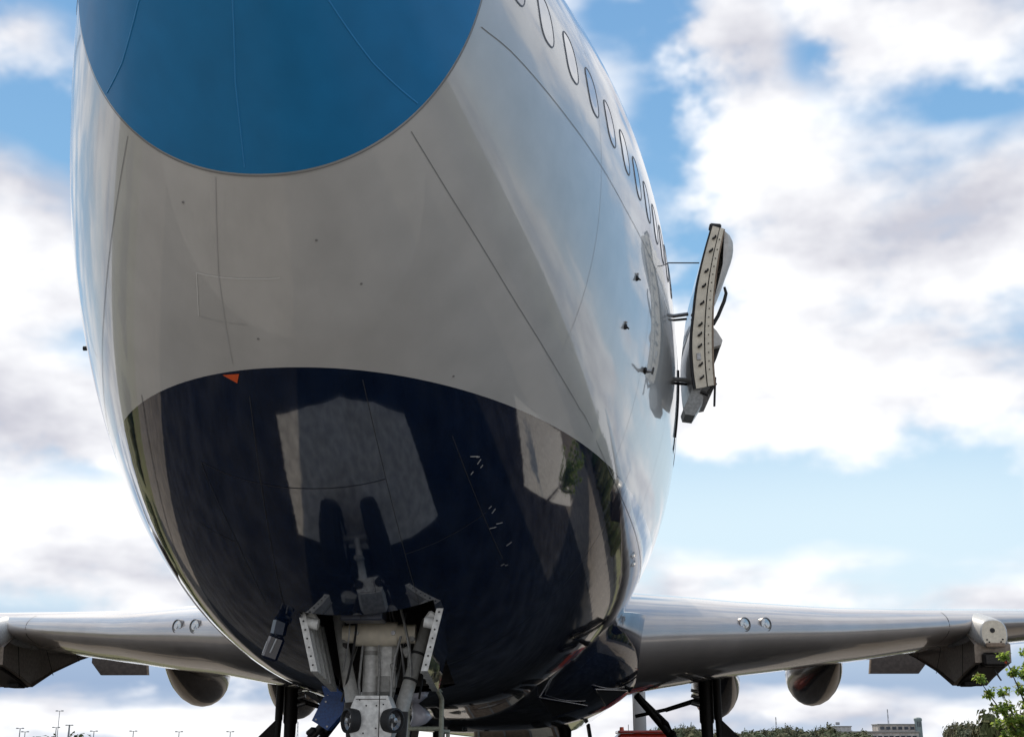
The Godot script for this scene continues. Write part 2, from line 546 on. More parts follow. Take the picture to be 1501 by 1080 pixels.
func build_fuselage(plane: Node3D) -> void:
	var white := nb()
	var blue := nb()
	var dome := nb()
	var ss := []
	for i in 36: ss.append(0.004 + pow(i / 36.0, 2.0) * 3.0)
	var s := 3.0
	while s < 13.0:
		ss.append(s)
		s += 0.14
	while s < 30.0:
		ss.append(s)
		s += 0.8
	while s <= 69.0:
		ss.append(s)
		s += 1.5
	var cols := 132
	var f_rim := func(q: Vector2) -> float: return q.x - (RIM + RIM_TILT * sin(deg_to_rad(q.y)))
	var f_paint := func(q: Vector2) -> float: return skin(q.x, q.y).y - PAINT
	for i in ss.size() - 1:
		for j in cols:
			var a0 := -90.0 + 360.0 * j / cols
			var a1 := -90.0 + 360.0 * (j + 1) / cols
			var poly := [Vector2(ss[i], a0), Vector2(ss[i + 1], a0), Vector2(ss[i + 1], a1), Vector2(ss[i], a1)]
			if ss[i] < 2.9:
				if ss[i + 1] < 2.35:
					add_poly(dome, poly, -0.006)
					continue
				var r := cut(poly, f_rim)
				add_poly(dome, r[1], -0.006)
				poly = r[0]
				if poly.size() < 3: continue
			var r2 := cut(poly, f_paint)
			add_poly(white, r2[0])
			poly = r2[1]
			if poly.size() < 3: continue
			if ss[i + 1] > BAY[0] and ss[i] < BAY[1] and (j < 30 or j > cols - 31):
				# leave the nose wheel bay open
				for side in [func(q: Vector2) -> float: return BAY[0] - q.x, func(q: Vector2) -> float: return q.x - BAY[1], func(q: Vector2) -> float: return BAY[2] - skin(q.x, q.y).x, func(q: Vector2) -> float: return skin(q.x, q.y).x - BAY[3]]:
					var c := cut(poly, side)
					add_poly(blue, c[0])
					poly = c[1]
					if poly.size() < 3: break
			else:
				add_poly(blue, poly)
	var fus := commit("fuselage", white, M.white, plane)
	var bel := commit("belly", blue, M.blue, plane)
	bel.set_meta("label", "glossy navy painted belly")
	var rad := commit("radome", dome, M.radome, plane)
	rad.set_meta("label", "bright blue radome")
	# joint round the radome
	var ring := []
	for k in 121:
		var a := -90.0 + 3.0 * k
		ring.append(Vector2(RIM + RIM_TILT * sin(deg_to_rad(a)) + 0.012, a))
	seam("radome_joint", ring, 0.008, M.seam, fus, 0.005)
	# raised lightning strips on the radome
	var st := [[Vector2(0.3, -62), Vector2(1.0, -63), Vector2(1.75, -61.3), Vector2(2.1, -53.5), Vector2(2.42, -44.8)], [Vector2(0.3, -91), Vector2(1.65, -91.1), Vector2(1.98, -93.3), Vector2(2.36, -93.7)], [Vector2(0.3, -118), Vector2(1.0, -119), Vector2(1.8, -126.6), Vector2(2.17, -133.9), Vector2(2.43, -140.8)]]
	for path in st:
		var b := nb()
		var pts := []
		var rr := []
		for i in path.size() - 1:
			for k in 8:
				var q: Vector2 = path[i].lerp(path[i + 1], k / 8.0)
				pts.append(lift(skin(q.x, q.y), 0.005))
				rr.append(0.0055)
		pts.append(lift(skin(path[-1].x, path[-1].y), 0.005))
		rr.append(0.0055)
		bar(b, pts, rr, 8)
		commit("lightning_strip", b, M.strip, rad)
	# lap joints of the skin
	var sr := [Vector2(2.50, -49), Vector2(2.78, -46.2), Vector2(3.29, -42.2), Vector2(3.92, -39), Vector2(4.5, -36.8), Vector2(5.29, -34.9), Vector2(6.12, -34.3), Vector2(12, -34)]
	seam("skin_joint", sr, 0.0050, M.seam, fus)
	seam("skin_joint", mirrored(sr), 0.0050, M.seam, fus)
	var sd := [Vector2(2.60, -16.3), Vector2(2.95, -10.3), Vector2(3.46, -5.7), Vector2(4.1, -2.8), Vector2(4.78, -1.8), Vector2(5.37, -2.0), Vector2(8.8, -2.2)]
	seam("skin_joint", sd, 0.006, M.seam, fus)
	seam("skin_joint", mirrored(sd), 0.006, M.seam, fus)
	seam("skin_joint", [Vector2(2.43, -101.9), Vector2(2.94, -103.6), Vector2(3.5, -102.6)], 0.006, M.seam_pale, fus)
	for sj in [4.62, 6.55, 8.5]:
		seam("frame_joint", [Vector2(sj, -34), Vector2(sj, -20), Vector2(sj, -4), Vector2(sj, 20), Vector2(sj, 50)], 0.004, M.seam_pale, fus, 0.002)
		seam("frame_joint", mirrored([Vector2(sj, -34), Vector2(sj, -20), Vector2(sj, -4), Vector2(sj, 20), Vector2(sj, 50)]), 0.004, M.seam_pale, fus, 0.002)
	for q in [Vector2(3.05, -72), Vector2(3.3, -96), Vector2(2.75, -80), Vector2(3.9, -58), Vector2(2.62, -112)]:
		var hole := nb()
		var hp := lift(skin(q.x, q.y), -0.004)
		bar(hole, [hp, lift(skin(q.x, q.y), 0.003)], [0.008, 0.008], 10)
		commit("drain_hole", hole, M.seam, fus)
	seam("marking_line", [Vector2(2.985, -109.4), Vector2(2.95, -99), Vector2(2.93, -89.6)], 0.009, mat(Color(0.62, 0.61, 0.59), 0.5), fus)
	seam("marking_line", [Vector2(2.985, -109.4), Vector2(3.25, -109.8)], 0.006, mat(Color(0.62, 0.61, 0.59), 0.5), fus)
	seam("marking_line", [Vector2(3.25, -109.8), Vector2(3.22, -98)], 0.004, M.seam_pale, fus)
	for pts in [[Vector2(3.62, -76.7), Vector2(4.4, -76.9), Vector2(5.8, -77)], [Vector2(3.7, -99.6), Vector2(4.38, -100), Vector2(5.8, -100.4)], [Vector2(4.4, -113), Vector2(5.13, -107.1), Vector2(5.8, -104)], [Vector2(4.4, -113), Vector2(4.4, -104), Vector2(4.4, -77)], [Vector2(5.1, -116), Vector2(5.1, -107)], [Vector2(5.15, -60), Vector2(5.15, -77)], [Vector2(4.3, -62), Vector2(5.8, -60)], [Vector2(4.2, -128), Vector2(6.5, -124), Vector2(10, -122)], [Vector2(7.2, -30), Vector2(7.2, -82)]]:
		seam("panel_joint", pts, 0.005, M.seam_blue, bel)
	# short pale marks in a row on the belly skin
	var rng := RandomNumberGenerator.new()
	rng.seed = 8
	for k in 12:
		var s0 := 4.5 + rng.randf() * 1.5
		var a0 := -61.0 + rng.randf() * 2.5
		seam("pale_mark", [Vector2(s0, a0), Vector2(s0 + rng.randf_range(-0.02, 0.05), a0 + rng.randf_range(0.5, 1.6))], 0.008, M.seam_pale, bel)
	# small orange warning triangle at the paint line
	var tb := nb()
	var tp := []
	for q in [Vector2(3.595, -105.2), Vector2(3.555, -101.3), Vector2(3.625, -102.0)]:
		tp.append(lift(skin(q.x, q.y), 0.004))
	ftri(tb, tp[0], tp[1], tp[2], Vector3(0, 6, -4))
	commit("warning_triangle", tb, M.orange, bel)
	# bay box
	var bay := nb()
	var c := Vector3((BAY[2] + BAY[3]) / 2.0, 0, 0)
	var x0: float = BAY[2]
	var x1: float = BAY[3]
	var z0: float = -BAY[0]
	var z1: float = -BAY[1]
	var y1 := 3.6
	for w in [[Vector3(x0, y1, z0), Vector3(x1, y1, z0), Vector3(x1, y1, z1), Vector3(x0, y1, z1)], [Vector3(x0, y1, z0), Vector3(x0, y1, z1), under(BAY[1], x0, -0.01), under(BAY[0], x0, -0.01)], [Vector3(x1, y1, z0), Vector3(x1, y1, z1), under(BAY[1], x1, -0.01), under(BAY[0], x1, -0.01)], [Vector3(x0, y1, z0), Vector3(x1, y1, z0), under(BAY[0], x1, -0.01), under(BAY[0], x0, -0.01)], [Vector3(x0, y1, z1), Vector3(x1, y1, z1), under(BAY[1], x1, -0.01), under(BAY[1], x0, -0.01)]]:
		fquad(bay, w[0], w[1], w[2], w[3], Vector3(c.x, 3.0, (z0 + z1) / 2.0))
	commit("wheel_bay", bay, M.dark_metal, plane)

func build_windows(plane: Node3D) -> void:
	for side in [1.0, -1.0]:
		for i in range(-2, 34):
			var s: float = 3.5 + 0.508 * i
			if s > 8.6 and s < 10.3:
				continue
			var pane := nb()
			var frame := nb()
			var n := 28
			var pts := []
			for ring in [[0.0, 0.003], [0.6, 0.003], [0.955, 0.003], [0.955, 0.006], [1.0, 0.006], [1.015, 0.001]]:
				var row := []
				for k in n + 1:
					var a := TAU * k / n
					var ex := 2.0 / 2.7
					var u: float = 0.128 * signf(cos(a)) * pow(absf(cos(a)), ex) * ring[0]
					var v: float = 0.198 * signf(sin(a)) * pow(absf(sin(a)), ex) * ring[0]
					row.append(wall(s + u, 6.48 + v, side, ring[1]))
				pts.append(row)
			for r in 5:
				for k in n:
					var nn := skin_normal(s, pts[r][k].x, pts[r][k].y)
					var b: Buf = pane if r < 2 else frame
					tri(b, pts[r][k], pts[r + 1][k], pts[r + 1][k + 1], nn, nn, nn)
					tri(b, pts[r][k], pts[r + 1][k + 1], pts[r][k + 1], nn, nn, nn)
			var w := commit("cabin_window", pane, M.glass, plane)
			commit("frame", frame, M.window_frame, w)

# ------------------------------------------------------------------ open door
const DOOR_OUT := [Vector2(3.42, 7.13), Vector2(3.31, 6.77), Vector2(3.22, 6.42), Vector2(3.17, 6.10), Vector2(3.13, 5.79), Vector2(3.13, 5.49), Vector2(3.15, 5.26)]
const DOOR_IN := [Vector2(3.565, 7.08), Vector2(3.49, 6.77), Vector2(3.44, 6.49), Vector2(3.40, 6.18), Vector2(3.38, 5.87), Vector2(3.37, 5.56), Vector2(3.375, 5.30)]

func along(list: Array, t: float) -> Vector2:
	var f := clampf(t, 0.0, 1.0) * (list.size() - 1)
	var i := mini(int(f), list.size() - 2)
	var p0: Vector2 = list[maxi(i - 1, 0)]
	var p3: Vector2 = list[mini(i + 2, list.size() - 1)]
	return list[i].cubic_interpolate(list[i + 1], p0, p3, f - i)

func door_point(t: float, across: float, z: float) -> Vector3:
	var p := along(DOOR_OUT, t).lerp(along(DOOR_IN, t), across)
	return Vector3(p.x, p.y, z)

func build_door(plane: Node3D) -> void:
	var z0 := -8.6
	var z1 := -9.68
	var n := 24
	var outer := nb()
	var rows := []
	for z in [z0, z1]:
		var row := PackedVector3Array()
		for k in n + 1: row.append(door_point(float(k) / n, 0.0, z))
		rows.append(row)
	sheet(outer, rows, false, false)
	# rear edge, top and bottom of the door body
	for k in n:
		var t0 := float(k) / n
		var t1 := float(k + 1) / n
		fquad(outer, door_point(t0, 0, z1), door_point(t1, 0, z1), door_point(t1, 1, z1), door_point(t0, 1, z1), Vector3(3.3, 6.2, -9))
	for t in [0.0, 1.0]:
		fquad(outer, door_point(t, 0, z0), door_point(t, 1, z0), door_point(t, 1, z1), door_point(t, 0, z1), Vector3(3.3, 6.2, -9))
	var door := commit("cabin_door", outer, M.white, plane)
	door.set_meta("label", "open passenger door held off the fuselage side, edge on")
	var lining := nb()
	rows = []
	for z in [z0, z1]:
		var row := PackedVector3Array()
		for k in n + 1: row.append(door_point(float(k) / n, 1.0, z))
		rows.append(row)
	sheet(lining, rows, false, false)
	commit("lining", lining, M.lining, door)
	var strip := func(called: String, a: float, c: float, depth: float, m: Material) -> void:
		var b := nb()
		for k in n:
			var t0 := float(k) / n
			var t1 := float(k + 1) / n
			var zf := z0 + depth
			fquad(b, door_point(t0, a, zf), door_point(t1, a, zf), door_point(t1, c, zf), door_point(t0, c, zf), Vector3(3.3, 6.2, -9))
			for e in [a, c]:
				fquad(b, door_point(t0, e, zf), door_point(t1, e, zf), door_point(t1, e, z0 - 0.04), door_point(t0, e, z0 - 0.04), door_point((t0 + t1) / 2.0, (a + c) / 2.0, zf - 0.02))
		commit(called, b, m, door)
	strip.call("edge_web", 0.0, 0.99, -0.012, M.black)
	strip.call("edge_seal", -0.02, 0.07, 0.012, M.black)
	strip.call("edge_plate", 0.10, 0.60, 0.006, M.cream)
	strip.call("edge_flange", 0.655, 0.93, 0.016, M.cream)
	strip.call("edge_trim", 0.945, 1.02, 0.010, M.tan)
	# latch stops down the edge
	for t in [0.075, 0.14, 0.26, 0.35, 0.455, 0.585, 0.645, 0.715, 0.83, 0.915]:
		var b := nb()
		var p := door_point(t, 0.42, z0 + 0.02)
		cbox(b, Transform3D(Basis.from_euler(Vector3(0, 0, 0.6)), p), Vector3(0.055, 0.016, 0.03), 0.004)
		cbox(b, Transform3D(Basis.from_euler(Vector3(0, 0, -0.5)), p + Vector3(0.006, 0.004, 0.004)), Vector3(0.014, 0.05, 0.03), 0.004)
		commit("latch_stop", b, M.dark_metal, door)
	for k in 16:
		var t := 0.08 + 0.053 * k
		var b := nb()
		var p := door_point(t, 0.79, z0 + 0.018)
		bar(b, [p, p + Vector3(0, 0, 0.008)], [0.007, 0.006], 8)
		commit("rivet", b, M.dark_metal, door)
	box("data_plate", door_point(0.775, 0.36, z0 + 0.012), Vector3(0.042, 0.075, 0.012), M.steel, door, 0.002)
	# slide pack bulging from the upper inside
	var pack := nb()
	rows = []
	var bul := [0.0, 0.06, 0.10, 0.115, 0.118, 0.112, 0.10, 0.085, 0.066, 0.045, 0.022, 0.0]
	for zz in [[z0 - 0.03, 0.55], [z0 - 0.06, 0.9], [z0 - 0.12, 1.0], [z1 + 0.12, 1.0], [z1 + 0.06, 0.9], [z1 + 0.03, 0.55]]:
		var row := PackedVector3Array()
		for k in bul.size():
			var t := 0.0 + 0.46 * k / (bul.size() - 1)
			var p := door_point(t, 1.0, zz[0])
			row.append(p + Vector3(bul[k] * zz[1] * 1.35, bul[k] * 0.25, 0))
		rows.append(row)
	sheet(pack, rows, false, false)
	cap(pack, rows[0], Vector3(3.5, 6.7, -9.1))
	cap(pack, rows[-1], Vector3(3.5, 6.7, -9.1))
	commit("slide_pack", pack, M.lining, door)
	var lever := nb()
	bar(lever, [Vector3(3.40, 6.02, -8.72), Vector3(3.46, 6.12, -8.72), Vector3(3.535, 6.29, -8.72), Vector3(3.56, 6.38, -8.72), Vector3(3.545, 6.45, -8.72)], [0.022, 0.02, 0.02, 0.018, 0.014], 8)
	commit("handle", lever, M.black, door)
	var hump := nb()
	slab(hump, PackedVector2Array([Vector2(3.385, 6.02), Vector2(3.44, 5.96), Vector2(3.50, 5.85), Vector2(3.485, 5.80), Vector2(3.38, 5.77)]), 0.5, Transform3D(Basis(), Vector3(0, 0, -9.0)))
	commit("armrest_housing", hump, M.lining, door)
	var lower := nb()
	slab(lower, PackedVector2Array([Vector2(3.38, 5.775), Vector2(3.48, 5.79), Vector2(3.44, 5.68), Vector2(3.40, 5.60), Vector2(3.38, 5.50)]), 0.4, Transform3D(Basis(), Vector3(0, 0, -9.05)))
	commit("linkage_cover", lower, M.dark_metal, door)
	# folded lower gate
	var gate := nb()
	slab(gate, PackedVector2Array([Vector2(3.135, 5.27), Vector2(3.035, 5.06), Vector2(3.05, 4.995), Vector2(3.15, 4.98), Vector2(3.235, 5.11), Vector2(3.26, 5.25)]), 0.34, Transform3D(Basis(), Vector3(0, 0, -8.80)))
	commit("lower_gate", gate, M.grey, door)
	rod("gate_link", Vector3(3.30, 5.22, -8.62), Vector3(3.385, 5.33, -8.62), 0.018, M.dark_metal, door)
	rod("gate_link", Vector3(3.22, 5.24, -8.62), Vector3(3.30, 5.20, -8.62), 0.02, M.dark_metal, door)
	rod("gate_strut", Vector3(3.385, 5.40, -8.64), Vector3(3.36, 5.08, -8.64), 0.012, M.black, door)
	box("upper_gate_link", Vector3(3.47, 7.14, -8.68), Vector3(0.13, 0.06, 0.12), M.black, door, 0.015, Vector3(0, 0, -0.1))
	box("upper_gate_link", Vector3(3.52, 7.06, -8.63), Vector3(0.05, 0.07, 0.05), M.dark_metal, door, 0.01)
	# arms that carry the door
	rod("hinge_arm", wall(9.0, 6.22, 1.0, -0.02), Vector3(3.17, 6.26, -9.05), 0.022, M.steel, door)
	rod("hinge_arm", wall(9.05, 6.19, 1.0, -0.02), Vector3(3.16, 6.22, -9.1), 0.014, M.dark_metal, door)
	rod("hinge_arm", wall(9.0, 5.49, 1.0, -0.02), Vector3(3.14, 5.49, -9.05), 0.026, M.grey, door)
	rod("hinge_arm", wall(9.05, 5.46, 1.0, -0.02), Vector3(3.13, 5.46, -9.1), 0.016, M.dark_metal, door)
	rod("snubber_rod", wall(9.0, 6.86, 1.0, -0.02), Vector3(3.32, 6.85, -9.0), 0.007, M.dark_metal, door)
	# edge of the doorway left open in the side
	var way := nb()
	for k in 22:
		var y0 := 4.95 + 0.09 * k
		var y2 := y0 + 0.09
		fquad(way, wall(10.05, y0, 1, 0.004), wall(10.05, y2, 1, 0.004), wall(11.05, y2, 1, 0.004), wall(11.05, y0, 1, 0.004), Vector3(0, 5.5, -10.5))
	commit("doorway", way, M.black, plane)
	var jamb := nb()
	for k in 9:
		var y0 := 5.08 + 0.09 * k
		var y2 := y0 + 0.09
		fquad(jamb, wall(9.98, y0, 1, 0.0), wall(9.98, y2, 1, 0.0), wall(9.98, y2, 1, 0.022), wall(9.98, y0, 1, 0.022), Vector3(3.1, 5.5, -12))
		fquad(jamb, wall(10.0, y0, 1, 0.0), wall(10.0, y2, 1, 0.0), wall(10.0, y2, 1, 0.022), wall(10.0, y0, 1, 0.022), Vector3(3.1, 5.5, -8))
		fquad(jamb, wall(9.98, y0, 1, 0.022), wall(9.98, y2, 1, 0.022), wall(10.0, y2, 1, 0.022), wall(10.0, y0, 1, 0.022), Vector3(0, 5.5, -10))
	commit("doorway_seal", jamb, M.black, plane)

func build_probes(plane: Node3D) -> void:
	for side in [1.0, -1.0]:
		if side < 0.0:
			var pl := wall(5.9, 4.9, side, 0.0)
			rod("air_data_vane", pl, pl + Vector3(-0.05, 0, 0), 0.02, M.black, plane)
			continue
		for q in [[5.88, 5.47], [5.69, 4.97]]:
			var p := wall(q[0], q[1], side, 0.012)
			var n := skin_normal(q[0], p.x, p.y)
			var b := nb()
			bar(b, [p - n * 0.012, p + n * 0.004], [0.026, 0.022], 14)
			bar(b, [p, p + n * 0.025 + Vector3(0, -0.01, -0.02)], [0.010, 0.006], 8)
			var pr := commit("air_data_vane", b, M.black, plane)
			rod("cover_plate", p + Vector3(0, 0.03, 0.0), p + Vector3(0, 0.045, 0.0) + n * 0.004, 0.01, M.steel, pr, -1.0, 8)
		var p := wall(6.69, 4.89, side, 0.0)
		var n := skin_normal(6.69, p.x, p.y)
		var b := nb()
		var tip := p + n * 0.075
		bar(b, [p, tip], [0.022, 0.010], 10)
		bar(b, [tip + Vector3(0, 0, -0.05), tip + Vector3(0, 0, 0.12), tip + Vector3(0, 0, 0.15)], [0.012, 0.011, 0.006], 10)
		var pr := commit("pitot_probe", b, M.steel, plane)
		rod("mast", p + Vector3(0, 0.0, -0.04), p + n * 0.015 + Vector3(0, 0.07, -0.04), 0.008, M.black, pr)
		box("base_plate", p + n * 0.004, Vector3(0.03, 0.04, 0.12), M.black, pr, 0.01)

# ------------------------------------------------------------------ wings
# x, station of the leading edge, its height, chord, thickness, twist
const WING := [[2.6, 17.4, 3.42, 17.6, 0.128, 0.6], [3.6, 18.25, 3.53, 16.4, 0.124, 0.45], [5.4, 19.85, 3.70, 14.3, 0.117, 0.3], [8.0, 22.15, 3.94, 12.2, 0.108, 0.3], [11.6, 25.3, 4.36, 10.0, 0.098, 0.4], [16.0, 29.2, 4.82, 8.2, 0.092, 0.3], [22.0, 34.5, 5.45, 6.2, 0.085, 0.0], [29.5, 41.2, 6.25, 4.0, 0.08, -0.4]]

func wing_at(x: float) -> Array:
	var i := 0
	while i < WING.size() - 2 and x > WING[i + 1][0]:
		i += 1
	var t: float = (x - WING[i][0]) / (WING[i + 1][0] - WING[i][0])
	var out := []
	for k in 6:
		var p0: float = WING[maxi(i - 1, 0)][k]
		var p3: float = WING[mini(i + 2, WING.size() - 1)][k]
		out.append(cubic_interpolate(WING[i][k], WING[i + 1][k], p0, p3, t) if k > 0 else x)
	return out

func wing_point(x: float, t: float, upper: bool, side: float) -> Vector3:
	var c := wing_at(x)
	var yt: float = 5.0 * c[4] * (0.2969 * sqrt(t) - 0.126 * t - 0.3516 * t * t + 0.2843 * t * t * t - 0.1036 * pow(t, 4.0))
	var camber := 0.012 * 4.0 * t * (1.0 - t)
	var y: float = c[2] + (camber + (yt if upper else -yt * 0.85)) * c[3] - sin(deg_to_rad(c[5])) * t * c[3]
	return Vector3(x * side, y, -(c[1] + t * c[3]))

func build_wing(plane: Node3D, side: float) -> Node3D:
	var b := nb()
	var rows := []
	var xs := []
	var x := 2.6
	while x < 29.6:
		xs.append(minf(x, 29.5))
		x += 0.45 if x < 14 else 1.55
	for xx in xs:
		var row := PackedVector3Array()
		var n := 26
		for k in n + 1:
			var t := pow(1.0 - float(k) / n, 2.0)
			row.append(wing_point(xx, t, false, side))
		for k in range(1, n + 1):
			var t := pow(float(k) / n, 2.0)
			row.append(wing_point(xx, t, true, side))
		rows.append(row)
	sheet(b, rows)
	cap(b, rows[-1], Vector3(0, 6, -40))
	var w := commit("wing", b, M.metal, plane)
	# joints of the leading edge flaps and of the underside
	var seam_x := func(xx: float, t0: float, t1: float, upper: bool) -> void:
		var s := nb()
		var last: Vector3
		for k in 13:
			var t := lerpf(t0, t1, k / 12.0)
			var p := wing_point(xx, t, upper, side) + Vector3(0, 0.004 if upper else -0.004, 0.004)
			if k > 0:
				var d := Vector3(0.007, 0.001, 0)
				fquad(s, last - d, last + d, p + d, p - d, Vector3(xx * side, 4.2 + (xx - 5.0) * 0.1, -30))
			last = p
		commit("flap_joint", s, M.dark_metal, w)
	for xx in [10.4, 13.4]:
		seam_x.call(xx, 0.0, 0.10, false)
		seam_x.call(xx, 0.0, 0.05, true)
	var sp := nb()
	for t in [0.16, 0.62]:
		for k in 40:
			var x0 := 3.6 + 0.25 * k
			var p := wing_point(x0, t, false, side) + Vector3(0, -0.004, 0)
			var q := wing_point(x0 + 0.25, t, false, side) + Vector3(0, -0.004, 0)
			var d := Vector3(0, 0, 0.008)
			fquad(sp, p - d, p + d, q + d, q - d, p + Vector3(0, 1, 0))
	commit("flap_joint", sp, M.dark_metal, w)
	# two landing lights in the root
	for lx in [5.2, 5.66]:
		var p := wing_point(lx, 0.004, true, side)
		var nrm := Vector3(-0.62 * -side, 0.02, 1.0).normalized()
		var t := Transform3D(Basis(Quaternion(Vector3.UP, nrm)), p + nrm * 0.02)
		var ring := nb()
		lathe(ring, t, [Vector2(0.135, -0.09), Vector2(0.135, 0.012), Vector2(0.122, 0.02), Vector2(0.118, 0.0)], 28)
		var light := commit("landing_light", ring, M.lamp_ring, plane)
		var lens := nb()
		lathe(lens, t, [Vector2(0.118, 0.001), Vector2(0.075, 0.010), Vector2(0.0, 0.016)], 24)
		commit("lens", lens, M.lens, light)
		var bulb := nb()
		lathe(bulb, t, [Vector2(0.04, 0.013), Vector2(0.034, 0.022), Vector2(0.0, 0.024)], 16)
		commit("bulb", bulb, M.lens, light)
	return w

func build_pylon(plane: Node3D, side: float) -> void:
	var x0 := 11.42 * side
	# rear strut below the wing, seen as a rough wedge
	var outline := [Vector2(24.55, 3.83), Vector2(24.6, 3.44), Vector2(25.3, 3.30), Vector2(25.9, 3.16), Vector2(26.4, 3.02), Vector2(27.6, 3.42), Vector2(29.6, 3.86), Vector2(31.6, 4.2), Vector2(31.8, 4.75), Vector2(28, 4.85), Vector2(26.2, 4.7)]
	var body := nb()
	var rows := []
	for w in [[-0.34, 0.93], [-0.40, 1.0], [0.40, 1.0], [0.34, 0.93]]:
		var row := PackedVector3Array()
		for k in outline.size() + 1:
			var p: Vector2 = outline[k % outline.size()]
			var taper := clampf(1.0 - (p.x - 28.0) / 6.0, 0.35, 1.0) if p.x > 28.0 else 1.0
			row.append(Vector3(x0 + w[0] * taper, 4.1 + (p.y - 4.1) * w[1], -p.x))
		rows.append(row)
	for i in 3:
		for k in outline.size():
			fquad(body, rows[i][k], rows[i][k + 1], rows[i + 1][k + 1], rows[i + 1][k], Vector3(x0, 4.0, -27.5))
	for row in [rows[0], rows[3]]:
		cap(body, row, Vector3(x0, 4.0, -27.5))
	var py := commit("engine_pylon", body, M.metal_dull, plane)
	# firewall lip, brackets and torn edges along the open bottom
	box("firewall", Vector3(x0, 3.22, -25.6), Vector3(0.62, 0.10, 1.7), M.dark_metal, py, 0.02, Vector3(-0.2, 0, 0))
	box("mount_fitting", Vector3(x0, 3.50, -24.62), Vector3(0.5, 0.3, 0.35), M.dark_metal, py, 0.05)
	box("mount_fitting", Vector3(x0 - 0.1 * side, 3.06, -26.2), Vector3(0.3, 0.14, 0.4), M.black, py, 0.03)
	rod("cut_pipe", Vector3(x0 + 0.1, 3.3, -24.9), Vector3(x0 + 0.16, 3.06, -24.7), 0.02, M.steel, py)
	rod("cut_pipe", Vector3(x0 - 0.15, 3.2, -25.3), Vector3(x0 - 0.2, 2.98, -25.2), 0.015, M.black, py)
	var band := nb()
	for p in [[27.6, 3.36, 26.5, 4.45], [25.6, 3.2, 25.35, 3.9], [29.5, 3.82, 28.7, 4.5]]:
		for sx in [-1.0, 1.0]:
			var tp := clampf(1.0 - (p[0] - 28.0) / 6.0, 0.35, 1.0) if p[0] > 28.0 else 1.0
			var xx: float = x0 + sx * (0.40 * tp + 0.006)
			fquad(band, Vector3(xx, p[1], -p[0]), Vector3(xx, p[1], -p[0] + 0.05), Vector3(xx, p[3], -p[2] + 0.05), Vector3(xx, p[3], -p[2]), Vector3(x0, 4, -27))
	commit("panel_joint", band, M.black, py)
	# pale nose fairing with a blanked end
	var stub := nb()
	rows = []
	for q in [[24.35, 0.27, 4.05, 0.29], [24.38, 0.30, 4.05, 0.32], [24.9, 0.35, 4.12, 0.37], [25.9, 0.43, 4.25, 0.44], [26.5, 0.46, 4.32, 0.47], [27.6, 0.46, 4.42, 0.46]]:
		var row := PackedVector3Array()
		for k in 33:
			var a := TAU * k / 32.0
			row.append(Vector3(x0 + q[1] * signf(cos(a)) * pow(absf(cos(a)), 0.8), q[2] + q[3] * signf(sin(a)) * pow(absf(sin(a)), 0.8), -q[0]))
		rows.append(row)
	sheet(stub, rows, true)
	var nose := commit("pylon_nose", stub, M.gear_white, py)
	nose.set_meta("label", "pale grey nose fairing left where the engine was removed")
	var cp := nb()
	cap(cp, rows[0], Vector3(x0, 4.05, -26))
	commit("end_cap", cp, M.cream, py)
	var bandm := nb()
	rows = []
	for q in [[26.2, 0.455, 4.285, 0.465], [26.22, 0.468, 4.288, 0.478], [26.7, 0.478, 4.34, 0.486], [26.72, 0.46, 4.345, 0.465]]:
		var row := PackedVector3Array()
		for k in 33:
			var a := TAU * k / 32.0
			row.append(Vector3(x0 + q[1] * signf(cos(a)) * pow(absf(cos(a)), 0.8), q[2] + q[3] * signf(sin(a)) * pow(absf(sin(a)), 0.8), -q[0]))
		rows.append(row)
	sheet(bandm, rows, true)
	commit("edge_band", bandm, M.gear_white, py)
	rod("bolt_hole", Vector3(x0 - 0.03 * side, 4.12, -24.34), Vector3(x0 - 0.03 * side, 4.12, -24.355), 0.055, M.black, py)
	for k in 7:
		var a := -2.6 + 0.35 * k
		rod("cap_bolt", Vector3(x0 + cos(a) * 0.2, 4.02 + sin(a) * 0.2, -24.33), Vector3(x0 + cos(a) * 0.2, 4.02 + sin(a) * 0.2, -24.36), 0.018, M.dark_metal, py, -1.0, 8)
	box("cap_bracket", Vector3(x0, 3.80, -24.36), Vector3(0.42, 0.10, 0.10), M.tan, py, 0.02)

func build_canoe(plane: Node3D, x: float, front: float, top: float, depth: float, length: float, half: float) -> void:
	var b := nb()
	var rows := []
	var n := 20
	for i in n + 1:
		var t := float(i) / n
		var r := pow(maxf(sin(pow(t, 1.5) * PI), 0.0), 0.6)
		var row := PackedVector3Array()
		for k in 25:
			var a := TAU * k / 24.0
			row.append(Vector3(x + half * r * cos(a), top - depth * 0.18 - 0.28 * depth * t + depth * r * (sin(a) * (0.85 if sin(a) < 0.0 else 0.45)) , -(front + t * length)))
		rows.append(row)
	sheet(b, rows, true)
	commit("flap_track_fairing", b, M.fairing, plane)

func fairing_point(s: float, deg: float) -> Vector3:
	var t := clampf((s - 13.2) / 8.5, 0.0, 1.0)
	var k := pow(1.0 - pow(1.0 - t, 2.0), 0.55)
	var hw := 3.62 * k
	var hh := 2.05 * pow(k, 0.85)
	var a := deg_to_rad(deg)
	var e := 2.0 / 2.5
	var cy := 3.95 + (1.0 - k) * -0.9
	return Vector3(hw * signf(cos(a)) * pow(absf(cos(a)), e), cy + hh * signf(sin(a)) * pow(absf(sin(a)), e) * (1.0 if sin(a) < 0 else 0.03), -s)

